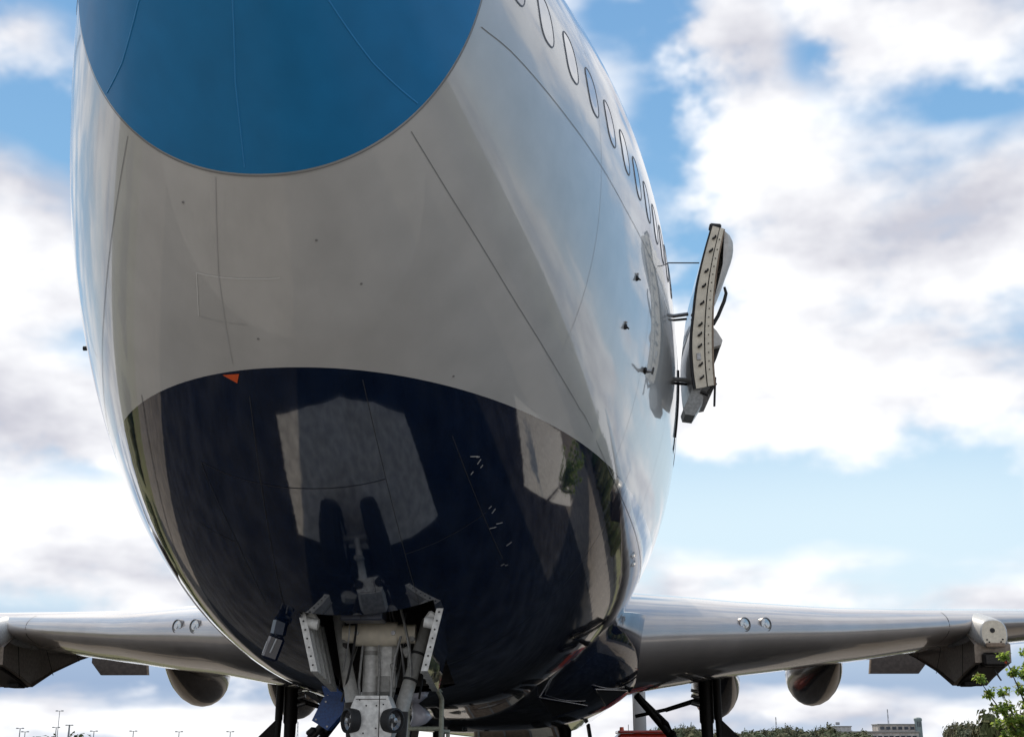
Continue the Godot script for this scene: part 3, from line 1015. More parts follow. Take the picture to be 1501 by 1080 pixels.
func build_fairing(plane: Node3D) -> void:
	var b := nb()
	var rows := []
	var s := 13.21
	while s < 42.0:
		var row := PackedVector3Array()
		for k in 73:
			row.append(fairing_point(s, -90.0 + 5.0 * k))
		rows.append(row)
		s += 0.08 if s < 14.0 else (0.3 if s < 22.0 else 2.0)
	var low_rows := []
	var up_rows := []
	for row in rows:
		var l := PackedVector3Array()
		for k in range(54, 73): l.append(row[k])
		for k in range(1, 19): l.append(row[k])
		low_rows.append(l)
		up_rows.append((row as PackedVector3Array).slice(18, 55))
	sheet(b, low_rows)
	var f := commit("wing_body_fairing", b, M.blue, plane)
	var ub := nb()
	sheet(ub, up_rows)
	commit("upper_fairing", ub, M.white, f)
	# triangular cooling air inlets in its front
	for side in [1.0, -1.0]:
		for q in [[15.3, 17.6, -58.0, 7.0], [16.6, 19.0, -41.0, 6.0]]:
			var inn := nb()
			var lip := nb()
			var ang := func(d: float) -> float: return d if side > 0 else -180.0 - d
			var p0: Vector3 = fairing_point(q[0], ang.call(q[2]))
			var p1: Vector3 = fairing_point(q[1], ang.call(q[2] - q[3]))
			var p2: Vector3 = fairing_point(q[1], ang.call(q[2] + q[3]))
			var c := Vector3(0, 4.0, -q[1] - 3.0)
			var g := (p1 - p0).cross(p2 - p0).normalized()
			if g.dot(p0 - c) < 0: g = -g
			var hh := 0.05
			ftri(inn, p0 + g * 0.03, p1 + g * hh, p2 + g * hh, c)
			var m := commit("air_inlet", inn, M.black, f)
			for e in [[p0, p1], [p1, p2], [p2, p0]]:
				bar(lip, [e[0] + g * (hh - 0.005), e[1] + g * (hh - 0.005)], [0.016, 0.016], 8)
			commit("inlet_lip", lip, M.blue, f)
	var red := nb()
	for side in [1.0, -1.0]:
		for k in 30:
			var a0 := 18.2 + 0.2 * k
			var ang := -24.0 if side > 0 else -156.0
			var p := fairing_point(a0, ang) * Vector3(1.002, 1, 1)
			var q := fairing_point(a0 + 0.2, ang) * Vector3(1.002, 1, 1)
			fquad(red, p, q, q + Vector3(0, 0.03, 0), p + Vector3(0, 0.03, 0), Vector3(0, 4, -a0))
	commit("red_stripe", red, M.red, f)

# ------------------------------------------------------------------ landing gear
func wheel(called: String, at: Vector3, r: float, w: float, parent: Node) -> void:
	var b := nb()
	var t := Transform3D(Basis(Vector3.FORWARD, PI / 2.0), at)
	lathe(b, t, [Vector2(r * 0.52, -w * 0.42), Vector2(r * 0.8, -w * 0.5), Vector2(r * 0.95, -w * 0.4), Vector2(r, -w * 0.2), Vector2(r, w * 0.2), Vector2(r * 0.95, w * 0.4), Vector2(r * 0.8, w * 0.5), Vector2(r * 0.52, w * 0.42)], 28)
	commit(called, b, M.rubber, parent)
	var h := nb()
	lathe(h, t, [Vector2(0.0, -w * 0.30), Vector2(r * 0.2, -w * 0.36), Vector2(r * 0.22, -w * 0.22), Vector2(r * 0.5, -w * 0.30), Vector2(r * 0.53, -w * 0.42), Vector2(r * 0.53, w * 0.42), Vector2(r * 0.5, w * 0.30), Vector2(r * 0.22, w * 0.22), Vector2(r * 0.2, w * 0.36), Vector2(0.0, w * 0.30)], 20)
	commit("rim", h, M.gear_grey, parent)

func build_nose_gear(plane: Node3D) -> void:
	var z := -6.60
	var b := nb()
	bar(b, [Vector3(0.100, 3.228, -6.598), Vector3(0.104, 2.056, -6.598), Vector3(0.104, 1.515, -6.45), Vector3(0.104, 0.620, -5.95)], [0.066, 0.062, 0.062, 0.062], 24)
	var g := commit("nose_gear", b, M.gear_white, plane)
	g.set_meta("label", "nose landing gear with grey light box")
	var tr := nb()
	bar(tr, [Vector3(-0.126, 2.552, -6.526), Vector3(-0.018, 2.552, -6.526), Vector3(-0.013, 2.552, -6.526), Vector3(0.334, 2.552, -6.526), Vector3(0.339, 2.552, -6.526), Vector3(0.487, 2.552, -6.526)], [0.075, 0.075, 0.10, 0.10, 0.08, 0.08], 20)
	commit("trunnion", tr, M.cream, g)
	box("strut_housing", Vector3(0.235, 2.308, -6.644), Vector3(0.16, 0.42, 0.2), M.gear_white, g, 0.03)
	box("strut_housing", Vector3(0.230, 2.146, -6.635), Vector3(0.15, 0.18, 0.19), M.gear_grey, g, 0.03)
	for q in [[2.417, 0.070], [2.083, 0.073], [2.615, 0.071]]:
		var c := nb()
		bar(c, [Vector3(0.102, q[0], z), Vector3(0.102, q[0] - 0.035, z)], [q[1], q[1]], 20)
		commit("collar", c, M.gear_grey, g)
	# braces left and right, with clamps and hoses
	rod("drag_brace", Vector3(-0.216, 2.823, -6.598), Vector3(0.009, 1.948, -6.373), 0.042, M.gear_grey, g, 0.060)
	rod("drag_brace", Vector3(0.578, 2.669, -6.598), Vector3(0.384, 1.875, -6.373), 0.05, M.gear_grey, g, 0.062)
	var low := nb()
	bar(low, [Vector3(0.000, 1.993, -6.373), Vector3(0.014, 1.605, -6.373)], [0.07, 0.05], 14)
	commit("drag_brace", low, M.dark_metal, g)
	low = nb()
	bar(low, [Vector3(0.388, 1.921, -6.373), Vector3(0.379, 1.515, -6.373)], [0.07, 0.05], 14)
	commit("drag_brace", low, M.dark_metal, g)
	for t in [0.35, 0.62]:
		var p := Vector3(0.578, 2.669, -6.598).lerp(Vector3(0.384, 1.875, -6.373), t)
		var q := Vector3(0.578, 2.669, -6.598).lerp(Vector3(0.384, 1.875, -6.373), t + 0.022)
		rod("clamp", p, q, 0.066, M.black, g, -1.0, 16)
	for pts in [[Vector3(0.375, 2.525, -6.418), Vector3(0.334, 2.345, -6.373), Vector3(0.312, 2.119, -6.373), Vector3(0.307, 1.785, -6.373)], [Vector3(0.442, 2.471, -6.463), Vector3(0.438, 2.146, -6.463), Vector3(0.433, 1.695, -6.463)], [Vector3(0.046, 2.507, -6.517), Vector3(0.027, 2.146, -6.481), Vector3(0.055, 1.875, -6.481)], [Vector3(-0.018, 2.462, -6.463), Vector3(-0.049, 2.236, -6.445), Vector3(-0.018, 2.056, -6.418)], [Vector3(0.181, 2.462, -6.499), Vector3(0.190, 2.236, -6.517), Vector3(0.185, 2.056, -6.517)]]:
		var h := nb()
		var rr := []
		for p in pts: rr.append(0.011)
		bar(h, pts, rr, 8)
		commit("hose", h, M.grey, g)
	# cables, pipes and brackets crowding the bay
	var hr := RandomNumberGenerator.new()
	hr.seed = 12
	for k in 16:
		var x0 := hr.randf_range(-0.22, 0.58)
		var x1 := clampf(x0 + hr.randf_range(-0.14, 0.14), -0.2, 0.55)
		var zz := hr.randf_range(-6.95, -6.35)
		var yb := hr.randf_range(1.95, 2.3)
		var h := nb()
		var pts := []
		var rr := []
		for i in 9:
			var f := i / 8.0
			pts.append(Vector3(lerpf(x0, x1, f) + 0.035 * sin(f * PI), lerpf(2.75, yb, f), zz + 0.06 * sin(f * 4.0)))
			rr.append(0.006 if k % 3 else 0.010)
		bar(h, pts, rr, 7)
		commit("hose", h, [M.black, M.grey, M.dark_metal, M.steel][k % 4], g)
	for q in [[-0.10, 2.44, 0.05], [0.42, 2.40, 0.06], [0.31, 2.28, 0.045], [-0.03, 2.22, 0.05], [0.46, 2.52, 0.05]]:
		box("bracket", Vector3(q[0], q[1], -6.48), Vector3(q[2], q[2] * 1.4, 0.06), M.gear_grey if q[0] > 0 else M.dark_metal, g, 0.01, Vector3(0, 0, q[0]))
	for q in [[0.0, 2.552], [0.31, 2.552]]:
		var nut := nb()
		bar(nut, [Vector3(q[0], q[1], -6.43), Vector3(q[0], q[1], -6.405)], [0.022, 0.020], 6)
		commit("nut", nut, M.steel, g)
	# slate box across the front of the bay
	box("bay_front_box", Vector3(0.115, 2.665, -6.05), Vector3(0.335, 0.115, 0.3), M.slate, g, 0.012)
	var gap := nb()
	cbox(gap, Transform3D(Basis(), Vector3(0.115, 2.665, -5.898)), Vector3(0.006, 0.11, 0.008), 0.001)
	commit("box_joint", gap, M.black, g)
	# pale box that carries the two taxi lights
	var lb := nb()
	slab(lb, PackedVector2Array([Vector2(0.077, 2.033), Vector2(0.330, 2.033), Vector2(0.366, 1.948), Vector2(0.379, 1.767), Vector2(0.343, 1.677), Vector2(0.064, 1.677), Vector2(0.032, 1.767), Vector2(0.041, 1.948)]), 0.30, Transform3D(Basis(), Vector3(0, 0, -6.175)))
	commit("light_box", lb, M.gear_white, g)
	var jn := nb()
	cbox(jn, Transform3D(Basis(), Vector3(0.267, 1.875, -6.024)), Vector3(0.006, 0.34, 0.006), 0.001)
	cbox(jn, Transform3D(Basis(), Vector3(0.199, 2.006, -6.024)), Vector3(0.24, 0.005, 0.006), 0.001)
	for q in [Vector2(0.163, 1.957), Vector2(0.244, 1.957), Vector2(0.145, 1.749), Vector2(0.244, 1.785), Vector2(0.298, 1.966), Vector2(0.109, 2.002)]:
		cbox(jn, Transform3D(Basis(), Vector3(q.x, q.y, -6.024)), Vector3(0.012, 0.012, 0.008), 0.003)
	commit("box_joint", jn, M.dark_metal, g)
	for q in [[0.035, -1.25], [0.378, 1.2]]:
		var nrm := Vector3(q[1], 0.02, 1.0).normalized()
		var t := Transform3D(Basis(Quaternion(Vector3.UP, nrm)), Vector3(q[0], 1.844, -6.035))
		var ring := nb()
		lathe(ring, t, [Vector2(0.095, -0.05), Vector2(0.095, 0.03), Vector2(0.080, 0.036), Vector2(0.074, 0.01)], 28)
		commit("taxi_light", ring, M.black, g)
		var lens := nb()
		lathe(lens, t, [Vector2(0.076, 0.008), Vector2(0.05, -0.004), Vector2(0.0, 0.0)], 24)
		commit("taxi_light_lens", lens, mat(Color(0.05, 0.05, 0.055), 0.1, 0.3, null, 1.0, 1.0, 0.02), g)
		var bulb := nb()
		lathe(bulb, t, [Vector2(0.022, 0.0), Vector2(0.02, 0.03), Vector2(0.0, 0.034)], 12)
		commit("taxi_light_bulb", bulb, M.steel, g)
	box("steering_cylinder", Vector3(0.104, 1.470, -6.463), Vector3(0.7, 0.16, 0.18), M.gear_grey, g, 0.05)
	box("torque_link", Vector3(0.104, 1.050, -6.05), Vector3(0.16, 0.6, 0.08), M.gear_grey, g, 0.03, Vector3(0.5, 0, 0))
	rod("axle", Vector3(-0.396, 0.580, -5.95), Vector3(0.605, 0.580, -5.95), 0.07, M.gear_grey, g)
	for xx in [-0.33, 0.53]:
		wheel("tyre", Vector3(xx, 0.58, -5.95), 0.58, 0.40, g)
	# hanging bay doors, seen almost edge on
	for q in [[-1.0, -0.40, -0.27], [1.0, 0.715, 0.60]]:
		var d := nb()
		var xt: float = q[1]
		var xb: float = q[2]
		var th := 0.055
		var za := -5.92
		var zb := -6.85
		var yt := 2.70
		var yb := 2.215
		var yr := 2.10
		var pts := [Vector3(xt, yt, za), Vector3(xt + th, yt, za), Vector3(xb + th, yb, za), Vector3(xb, yb, za)]
		var far := [Vector3(xt, 2.62, zb), Vector3(xt + th, 2.62, zb), Vector3(xb + th, yr, zb), Vector3(xb, yr, zb)]
		var mid := Vector3((xt + xb) / 2.0 + th / 2.0, 2.4, -6.4)
		fquad(d, pts[0], pts[1], pts[2], pts[3], mid)
		fquad(d, far[0], far[1], far[2], far[3], mid)
		var outside := nb()
		for k in 4:
			var k2 := (k + 1) % 4
			var skin_side: bool = (k == 1 and q[0] > 0) or (k == 3 and q[0] < 0)
			fquad(outside if skin_side else d, pts[k], pts[k2], far[k2], far[k], mid)
		var dr := commit("nose_gear_door", d, M.gear_white, plane)
		commit("outer_skin", outside, M.blue, dr)
		var rib := nb()
		for k in 4:
			var f := 0.12 + 0.25 * k
			var xi := xt if q[0] > 0 else xt + th
			var xj := xb if q[0] > 0 else xb + th
			var a := Vector3(xi, yt - 0.08 * f, lerpf(za, zb, f))
			var e := Vector3(xj, lerpf(yb, yr, f), lerpf(za, zb, f))
			bar(rib, [a, e], [0.018, 0.018], 8)
		commit("rib", rib, M.gear_grey, dr)
		var hin := nb()
		var hx: float = xt + (th + 0.05 if q[0] < 0 else -0.05)
		bar(hin, [Vector3(hx - 0.05, 2.60, za - 0.05), Vector3(hx + 0.06, 2.58, za - 0.05)], [0.045, 0.045], 14)
		cbox(hin, Transform3D(Basis.from_euler(Vector3(0, 0, 0.6 * -q[0])), Vector3(hx, 2.63, za - 0.08)), Vector3(0.09, 0.10, 0.05), 0.015)
		commit("hinge", hin, M.gear_white, dr)
		var dots := nb()
		for k in 7:
			var f := 0.06 + 0.14 * k
			var p := Vector3(lerpf(xt, xb, f) + th / 2.0, lerpf(yt, yb, f), za + 0.003)
			bar(dots, [p, p + Vector3(0, 0, 0.004)], [0.008, 0.007], 8)
		commit("bolt", dots, M.dark_metal, dr)
	# small navy hatch hanging from the left of the belly
	var hatch := nb()
	cbox(hatch, Transform3D(Basis.from_euler(Vector3(0.15, 0.25, -0.16)), Vector3(-0.585, 2.60, -6.15)), Vector3(0.125, 0.20, 0.16), 0.025)
	var hp := commit("access_hatch", hatch, M.blue, plane)
	var hatch2 := nb()
	cbox(hatch2, Transform3D(Basis.from_euler(Vector3(0.1, 0.25, -0.32)), Vector3(-0.635, 2.415, -6.17)), Vector3(0.135, 0.20, 0.10), 0.02)
	commit("hatch_flap", hatch2, M.blue, hp)
	rod("latch", Vector3(-0.595, 2.48, -6.105), Vector3(-0.64, 2.37, -6.10), 0.007, M.steel, hp, -1.0, 8)
	rod("latch", Vector3(-0.67, 2.46, -6.10), Vector3(-0.70, 2.37, -6.10), 0.006, M.steel, hp, -1.0, 8)

func build_wing_gear(plane: Node3D, side: float) -> void:
	var z := -32.0
	var b := nb()
	var x := 5.86 * side
	bar(b, [Vector3(x, 4.0, z), Vector3(x, 2.3, z), Vector3(x, 2.25, z), Vector3(x, 0.7, z)], [0.21, 0.20, 0.17, 0.15], 20)
	var g := commit("wing_gear", b, M.dark_metal, plane)
	rod("actuator", Vector3(x + 0.30 * side, 3.9, z + 0.15), Vector3(x + 0.30 * side, 2.35, z + 0.15), 0.11, M.dark_metal, g)
	rod("side_strut", Vector3(x + 0.30 * side, 2.5, z + 0.1), Vector3(x + 0.36 * side, 1.0, z + 0.1), 0.09, M.dark_metal, g)
	var d := nb()
	slab(d, PackedVector2Array([Vector2(0.30 * side, 2.45), Vector2(1.02 * side, 1.75), Vector2(1.02 * side, 0.9), Vector2(0.42 * side, 0.9)]), 0.06, Transform3D(Basis(), Vector3(x, 0, z + 0.1)))
	commit("strut_door", d, M.dark_metal, g)
	rod("drag_strut", Vector3(x - 0.15 * side, 2.92, z), Vector3(x - 1.15 * side, 2.62, z), 0.07, M.dark_metal, g, 0.06)
	rod("drag_strut", Vector3(x - 1.1 * side, 2.64, z), Vector3(x - 2.0 * side, 2.45, z + 0.3), 0.05, M.dark_metal, g, 0.05)
	for q in [[2.95, 0.05], [2.75, 0.06], [3.1, 0.045]]:
		rod("fitting", Vector3(x - 0.20 * side, q[0], z + 0.1), Vector3(x - 0.42 * side, q[0] + 0.06, z + 0.1), q[1], M.steel, g, -1.0, 10)
	var br := nb()
	bar(br, [Vector3(x - 2.0 * side, 2.98, z + 1.0), Vector3(x - 1.05 * side, 1.95, z + 0.3), Vector3(x - 0.3 * side, 1.1, z + 0.1)], [0.10, 0.115, 0.12], 12)
	bar(br, [Vector3(x - 1.95 * side, 2.98, z + 1.0), Vector3(x - 1.15 * side, 2.25, z + 0.5), Vector3(x - 1.0 * side, 1.95, z + 0.3)], [0.05, 0.055, 0.05], 10)
	for t in [Vector3(x - 1.25 * side, 2.3, z + 0.55), Vector3(x - 1.0 * side, 2.0, z + 0.4)]:
		cbox(br, Transform3D(Basis.from_euler(Vector3(0.3, 0.2, 0.7)), t), Vector3(0.16, 0.16, 0.2), 0.04)
	commit("side_brace", br, M.dark_metal, g)
	box("bogie_beam", Vector3(x, 0.62, z), Vector3(0.22, 0.28, 1.7), M.dark_metal, g, 0.05)
	for dz in [-0.72, 0.72]:
		for dx in [-0.56, 0.56]:
			wheel("tyre", Vector3(x + dx, 0.62, z + dz), 0.62, 0.46, g)

func build_body_gear(plane: Node3D, side: float) -> void:
	var z := -35.0
	var x := 1.92 * side
	var b := nb()
	bar(b, [Vector3(x, 2.6, z), Vector3(x, 0.7, z)], [0.2, 0.16], 18)
	var g := commit("body_gear", b, M.dark_metal, plane)
	box("strut_door", Vector3(x + 0.75 * side, 1.85, z + 0.3), Vector3(0.07, 0.9, 2.0), M.slate, g, 0.02, Vector3(0, 0, 0.15 * side))
	rod("drag_strut", Vector3(x, 1.3, z), Vector3(x, 2.3, z - 1.4), 0.09, M.dark_metal, g)
	box("bogie_beam", Vector3(x, 0.62, z), Vector3(0.22, 0.28, 1.7), M.dark_metal, g, 0.05)
	for dz in [-0.72, 0.72]:
		for dx in [-0.56, 0.56]:
			wheel("tyre", Vector3(x + dx, 0.62, z + dz), 0.62, 0.46, g)

func build_plane() -> void:
	var plane := thing("airliner", "huge grey and navy airliner with bright blue nose, engines removed and door open", "aeroplane")
	build_fuselage(plane)
	build_windows(plane)
	build_door(plane)
	build_probes(plane)
	build_fairing(plane)
	for side in [-1.0, 1.0]:
		var w := build_wing(plane, side)
		build_pylon(plane, side)
		build_canoe(plane, 9.8 * side, 32.6, 4.35, 1.22, 6.4, 0.78)
		build_canoe(plane, 6.7 * side, 32.6, 3.95, 1.22, 6.4, 0.72)
		var ail := nb()
		var m := Transform3D(Basis(Vector3(side, 0, 0), Vector3(0, 1, 0), Vector3(0, 0, 1)), Vector3(0, 0, -37.5))
		slab(ail, PackedVector2Array([Vector2(11.83, 3.90), Vector2(13.38, 3.90), Vector2(13.72, 4.3), Vector2(13.72, 4.85), Vector2(11.95, 4.75)]), 0.14, m)
		commit("drooped_flap", ail, M.flap, plane)
		var edge := nb()
		slab(edge, PackedVector2Array([Vector2(11.80, 3.90), Vector2(11.83, 3.90), Vector2(11.95, 4.7), Vector2(11.92, 4.7)]), 0.16, m)
		commit("flap_end_rib", edge, M.tan, plane)
		build_wing_gear(plane, side)
		build_body_gear(plane, side)
	build_nose_gear(plane)

# ------------------------------------------------------------------ things on the ground
func ground_sheet(called: String, outline: PackedVector2Array, y: float, m: Material) -> void:
	var b := nb()
	var idx := Geometry2D.triangulate_polygon(outline)
	for k in range(0, idx.size(), 3):
		var p := outline[idx[k]]
		var q := outline[idx[k + 1]]
		var r := outline[idx[k + 2]]
		tri(b, Vector3(p.x, y, -p.y), Vector3(q.x, y, -q.y), Vector3(r.x, y, -r.y), Vector3.UP, Vector3.UP, Vector3.UP)
	var o := commit(called, b, m)
	o.set_meta("kind", "structure")

func rect(x0: float, s0: float, x1: float, s1: float) -> PackedVector2Array:
	return PackedVector2Array([Vector2(x0, s0), Vector2(x1, s0), Vector2(x1, s1), Vector2(x0, s1)])

func build_ground() -> void:
	ground_sheet("ground", rect(-3000, -3000, 3000, 3000), 0.0, M.grass)
	ground_sheet("added_road", rect(24, 2, 70, 150), 0.004, M.asphalt)  # dark sheet out of view, added to darken the belly reflection
	ground_sheet("gravel_yard", rect(-21, 2, 24, 105), 0.004, M.gravel)
	ground_sheet("apron", rect(-10, 2, 11, 62), 0.008, M.asphalt)
	ground_sheet("bounce_apron", PackedVector2Array([Vector2(-60, -70), Vector2(60, -70), Vector2(60, 1.5), Vector2(8, 3.1), Vector2(-8, 3.4), Vector2(-60, 2.0)]), 0.012, M.apron)  # pale sheet out of view, added to bounce light onto the nose
	ground_sheet("concrete_pad", PackedVector2Array([Vector2(-1.5, 4.45), Vector2(-0.6, 4.2), Vector2(0.4, 4.05), Vector2(1.4, 4.25), Vector2(2.35, 4.7), Vector2(2.4, 6.55), Vector2(-1.25, 6.25)]), 0.012, M.concrete)
	ground_sheet("concrete_pad", PackedVector2Array([Vector2(6.9, 10.2), Vector2(9.6, 9.2), Vector2(16.5, 19.0), Vector2(12.0, 20.0)]), 0.012, M.concrete)  # sunlit stretch of ground, painted as pale concrete
	ground_sheet("taxiway", rect(-400, 110, 500, 128), 0.004, M.asphalt)

func build_guard_frame() -> void:
	var t := thing("guard_frame", "pale green tubular guard frame standing right of the nose gear", "barrier", Vector3(0.5, 0, -8.9))
	for q in [["post", Vector3(0, 0, 0), Vector3(0, 2.56, 0), 0.024], ["post", Vector3(-0.34, 0, 0), Vector3(-0.34, 2.13, 0), 0.020], ["rail", Vector3(-0.34, 2.125, 0), Vector3(0, 2.125, 0), 0.024], ["rail", Vector3(-0.46, 1.82, 0), Vector3(0, 1.82, 0), 0.022], ["rail", Vector3(-0.34, 1.0, 0), Vector3(0, 1.0, 0), 0.022], ["post", Vector3(0, 0, -0.8), Vector3(0, 1.82, -0.8), 0.022], ["rail", Vector3(0, 1.80, -0.8), Vector3(0, 1.80, 0), 0.02], ["foot", Vector3(0, 0.02, -0.9), Vector3(0, 0.02, 0.1), 0.025], ["foot", Vector3(-0.34, 0.02, -0.9), Vector3(-0.34, 0.02, 0.1), 0.025]]:
		rod(q[0], q[1], q[2], q[3], M.frame_green, t)
	var s := thing("plastic_sack", "pale lilac grey plastic sack hung on the guard frame beside the nose gear", "bag", Vector3(0.27, 1.83, -9.02))
	var b := nb()
	var rows := []
	for q in [[0.0, 0.02, -0.06], [0.04, 0.075, -0.02], [0.10, 0.10, 0.015], [0.16, 0.088, 0.0], [0.21, 0.055, -0.035], [0.25, 0.03, -0.06], [0.28, 0.025, -0.07]]:
		var row := PackedVector3Array()
		for k in 19:
			var a := TAU * k / 18.0
			var r: float = q[1] * (1.0 + 0.12 * sin(a * 5.0 + q[0] * 20.0))
			row.append(Vector3(q[2] + r * cos(a), q[0], r * 0.8 * sin(a)))
		rows.append(row)
	sheet(b, rows, true)
	cap(b, rows[0], Vector3(0, 0.2, 0))
	cap(b, rows[-1], Vector3(0, 0.1, 0))
	commit("sack", b, mat(Color(0.5, 0.49, 0.56), 0.25, 0.0, null, 1.0, 0.5, 0.1), s)
	rod("tie", Vector3(-0.07, 0.27, 0.0), Vector3(-0.10, 0.31, 0.10), 0.008, M.black, s)

func build_blue_box() -> void:
	var t := thing("cable_box", "bright blue metal box on a dark slanting stand left of the nose gear", "box", Vector3(-0.95, 0, -9.5))
	var b := nb()
	slab(b, PackedVector2Array([Vector2(0.04, 1.91), Vector2(0.21, 1.81), Vector2(0.36, 1.98), Vector2(0.40, 2.24), Vector2(0.22, 2.26), Vector2(0.13, 2.10)]), 0.22, Transform3D(Basis(), Vector3.ZERO))
	commit("box", b, M.bright_blue, t)
	for q in [Vector2(0.205, 1.85), Vector2(0.085, 1.92), Vector2(0.18, 2.1)]:
		rod("bolt", Vector3(q.x, q.y, 0.105), Vector3(q.x, q.y, 0.118), 0.010, M.steel, t, -1.0, 10)
	rod("stand", Vector3(0.16, 1.89, -0.02), Vector3(-0.25, 1.45, -0.02), 0.042, M.dark_metal, t)
	rod("stand", Vector3(-0.25, 1.47, -0.02), Vector3(-0.28, 0.0, -0.02), 0.042, M.dark_metal, t)
	box("clamp", Vector3(0.02, 1.80, 0.0), Vector3(0.10, 0.06, 0.12), M.black, t, 0.015, Vector3(0, 0, 0.7))
	box("base", Vector3(-0.28, 0.03, -0.02), Vector3(0.6, 0.06, 0.6), M.dark_metal, t, 0.02)

func build_column() -> void:
	var t := thing("concrete_pole", "thick pale grey pole seen below the right wing root, left of the red truck", "pole", Vector3(5.82, 0, -60.0))
	var b := nb()
	bar(b, [Vector3(0, 0, 0), Vector3(0, 6.4, 0)], [0.31, 0.29], 28)
	commit("shaft", b, M.wall_pale, t)
	box("foot_plate", Vector3(0, 0.03, 0), Vector3(1.0, 0.06, 1.0), M.dark_metal, t)
	rod("cable", Vector3(-0.33, 0, 0.02), Vector3(-0.33, 6.0, 0.02), 0.025, M.black, t)

func build_van() -> void:
	var t := thing("service_truck", "red service truck parked beyond the right landing gear", "truck", Vector3(4.85, 0, -43.0))
	var b := nb()
	cbox(b, Transform3D(Basis(), Vector3(0, 1.25, -1.6)), Vector3(1.95, 1.7, 3.0), 0.12)
	commit("cargo_body", b, M.red, t)
	box("cab", Vector3(0, 1.05, 0.75), Vector3(1.85, 1.3, 1.6), M.red, t, 0.15)
	box("roof_rack", Vector3(0, 2.16, -1.3), Vector3(1.9, 0.10, 2.4), M.red, t, 0.03)
	box("windscreen", Vector3(0, 1.40, 1.53), Vector3(1.6, 0.5, 0.06), M.window_dark, t, 0.02, Vector3(-0.15, 0, 0))
	box("bumper", Vector3(0, 0.5, 1.6), Vector3(1.85, 0.22, 0.14), M.dark_metal, t, 0.03)
	for sx in [-1.0, 1.0]:
		rod("beacon", Vector3(0.80 * sx, 2.18, -0.3), Vector3(0.80 * sx, 2.33, -0.3), 0.09, M.orange, t, 0.07, 14)
		box("headlight", Vector3(0.68 * sx, 0.78, 1.56), Vector3(0.26, 0.18, 0.06), M.lens, t, 0.02)
		for zz in [0.8, -2.2]:
			wheel("tyre", Vector3(0.85 * sx, 0.38, zz), 0.38, 0.24, t)
	rod("aerial", Vector3(-0.55, 2.2, -0.4), Vector3(-0.55, 2.42, -0.4), 0.012, M.black, t, -1.0, 6)

func build_trailer() -> void:
	var t := thing("box_trailer", "tan box trailer standing far under the belly", "trailer", Vector3(0.2, 0, -46.0))
	box("body", Vector3(0, 1.45, 0), Vector3(3.4, 1.9, 2.2), M.tan, t, 0.06)
	box("roof", Vector3(0, 2.43, 0), Vector3(3.5, 0.08, 2.3), M.grey, t, 0.02)
	for k in 4:
		box("side_rib", Vector3(-1.5 + k * 1.0, 1.45, 1.12), Vector3(0.08, 1.8, 0.05), M.grey, t, 0.01)
	box("door", Vector3(0.95, 1.3, 1.12), Vector3(0.8, 1.4, 0.04), M.cream, t, 0.01)
	for sx in [-1.0, 1.0]:
		wheel("tyre", Vector3(1.2 * sx, 0.35, 0.4), 0.35, 0.2, t)

func build_lamps() -> void:
	var make := func(h: float, heads: int, r: float) -> Node3D:
		var t := thing("lamp_mast", "", "lamp mast", Vector3.ZERO, 0.0, "lamp masts along the far left horizon")
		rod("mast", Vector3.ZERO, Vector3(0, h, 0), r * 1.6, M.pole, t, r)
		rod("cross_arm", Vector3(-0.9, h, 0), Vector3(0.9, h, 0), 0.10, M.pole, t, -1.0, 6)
		for k in heads:
			var x := 0.0 if heads == 1 else -0.95 + 1.9 * k / (heads - 1)
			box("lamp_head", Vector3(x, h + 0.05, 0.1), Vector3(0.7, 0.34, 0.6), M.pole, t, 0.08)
		return t
	var list := [[-165.0, 13.0, 2, "tallest lamp mast on the left horizon, with two lamp heads", 0.09], [-161.2, 8.4, 3, "thick lamp mast just right of the tallest one", 0.26], [-165.6, 7.7, 2, "lamp mast at the foot of the tallest mast, left of it", 0.14], [-177.8, 7.4, 2, "lamp mast nearest the left edge of the horizon", 0.14], [-176.0, 6.3, 2, "shorter lamp mast second from the left edge", 0.12], [-152.7, 6.5, 2, "lone lamp mast some way right of the tallest mast", 0.13], [-139.4, 6.5, 2, "lamp mast below the outer flap fairing of the left wing", 0.13], [-124.0, 6.3, 2, "lamp mast under the round tip of the left flap fairing", 0.13], [-106.8, 6.3, 2, "rightmost small lamp mast left of the wing gear", 0.13]]
	for q in list:
		var t: Node3D = make.call(q[1], q[2], q[4])
		t.position = Vector3(q[0], 0, -420.0)
		t.set_meta("label", q[3])
	for q in [[-85.35, 9.6, "thin lattice mast behind the blue box, left of the nose gear"], [74.5, 11.0, "thin lattice mast rising from the wood right of the wing gear"], [111.5, 13.5, "thin aerial mast behind the far building"]]:
		var t := thing("lattice_mast", q[2], "mast", Vector3(q[0], 0, -425.0))
		var h: float = q[1]
		for k in 3:
			var a := TAU * k / 3.0
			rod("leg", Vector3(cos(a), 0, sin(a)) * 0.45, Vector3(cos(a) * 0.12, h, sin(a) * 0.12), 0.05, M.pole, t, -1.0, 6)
		var br := nb()
		for k in 8:
			var f0 := k / 8.0
			var f1 := (k + 1) / 8.0
			for j in 3:
				var a := TAU * j / 3.0
				var c := TAU * (j + 1) / 3.0
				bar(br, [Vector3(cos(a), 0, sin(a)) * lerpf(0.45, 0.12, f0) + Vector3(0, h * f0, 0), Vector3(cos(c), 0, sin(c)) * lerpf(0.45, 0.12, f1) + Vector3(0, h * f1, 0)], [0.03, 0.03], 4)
		commit("bracing", br, M.pole, t)

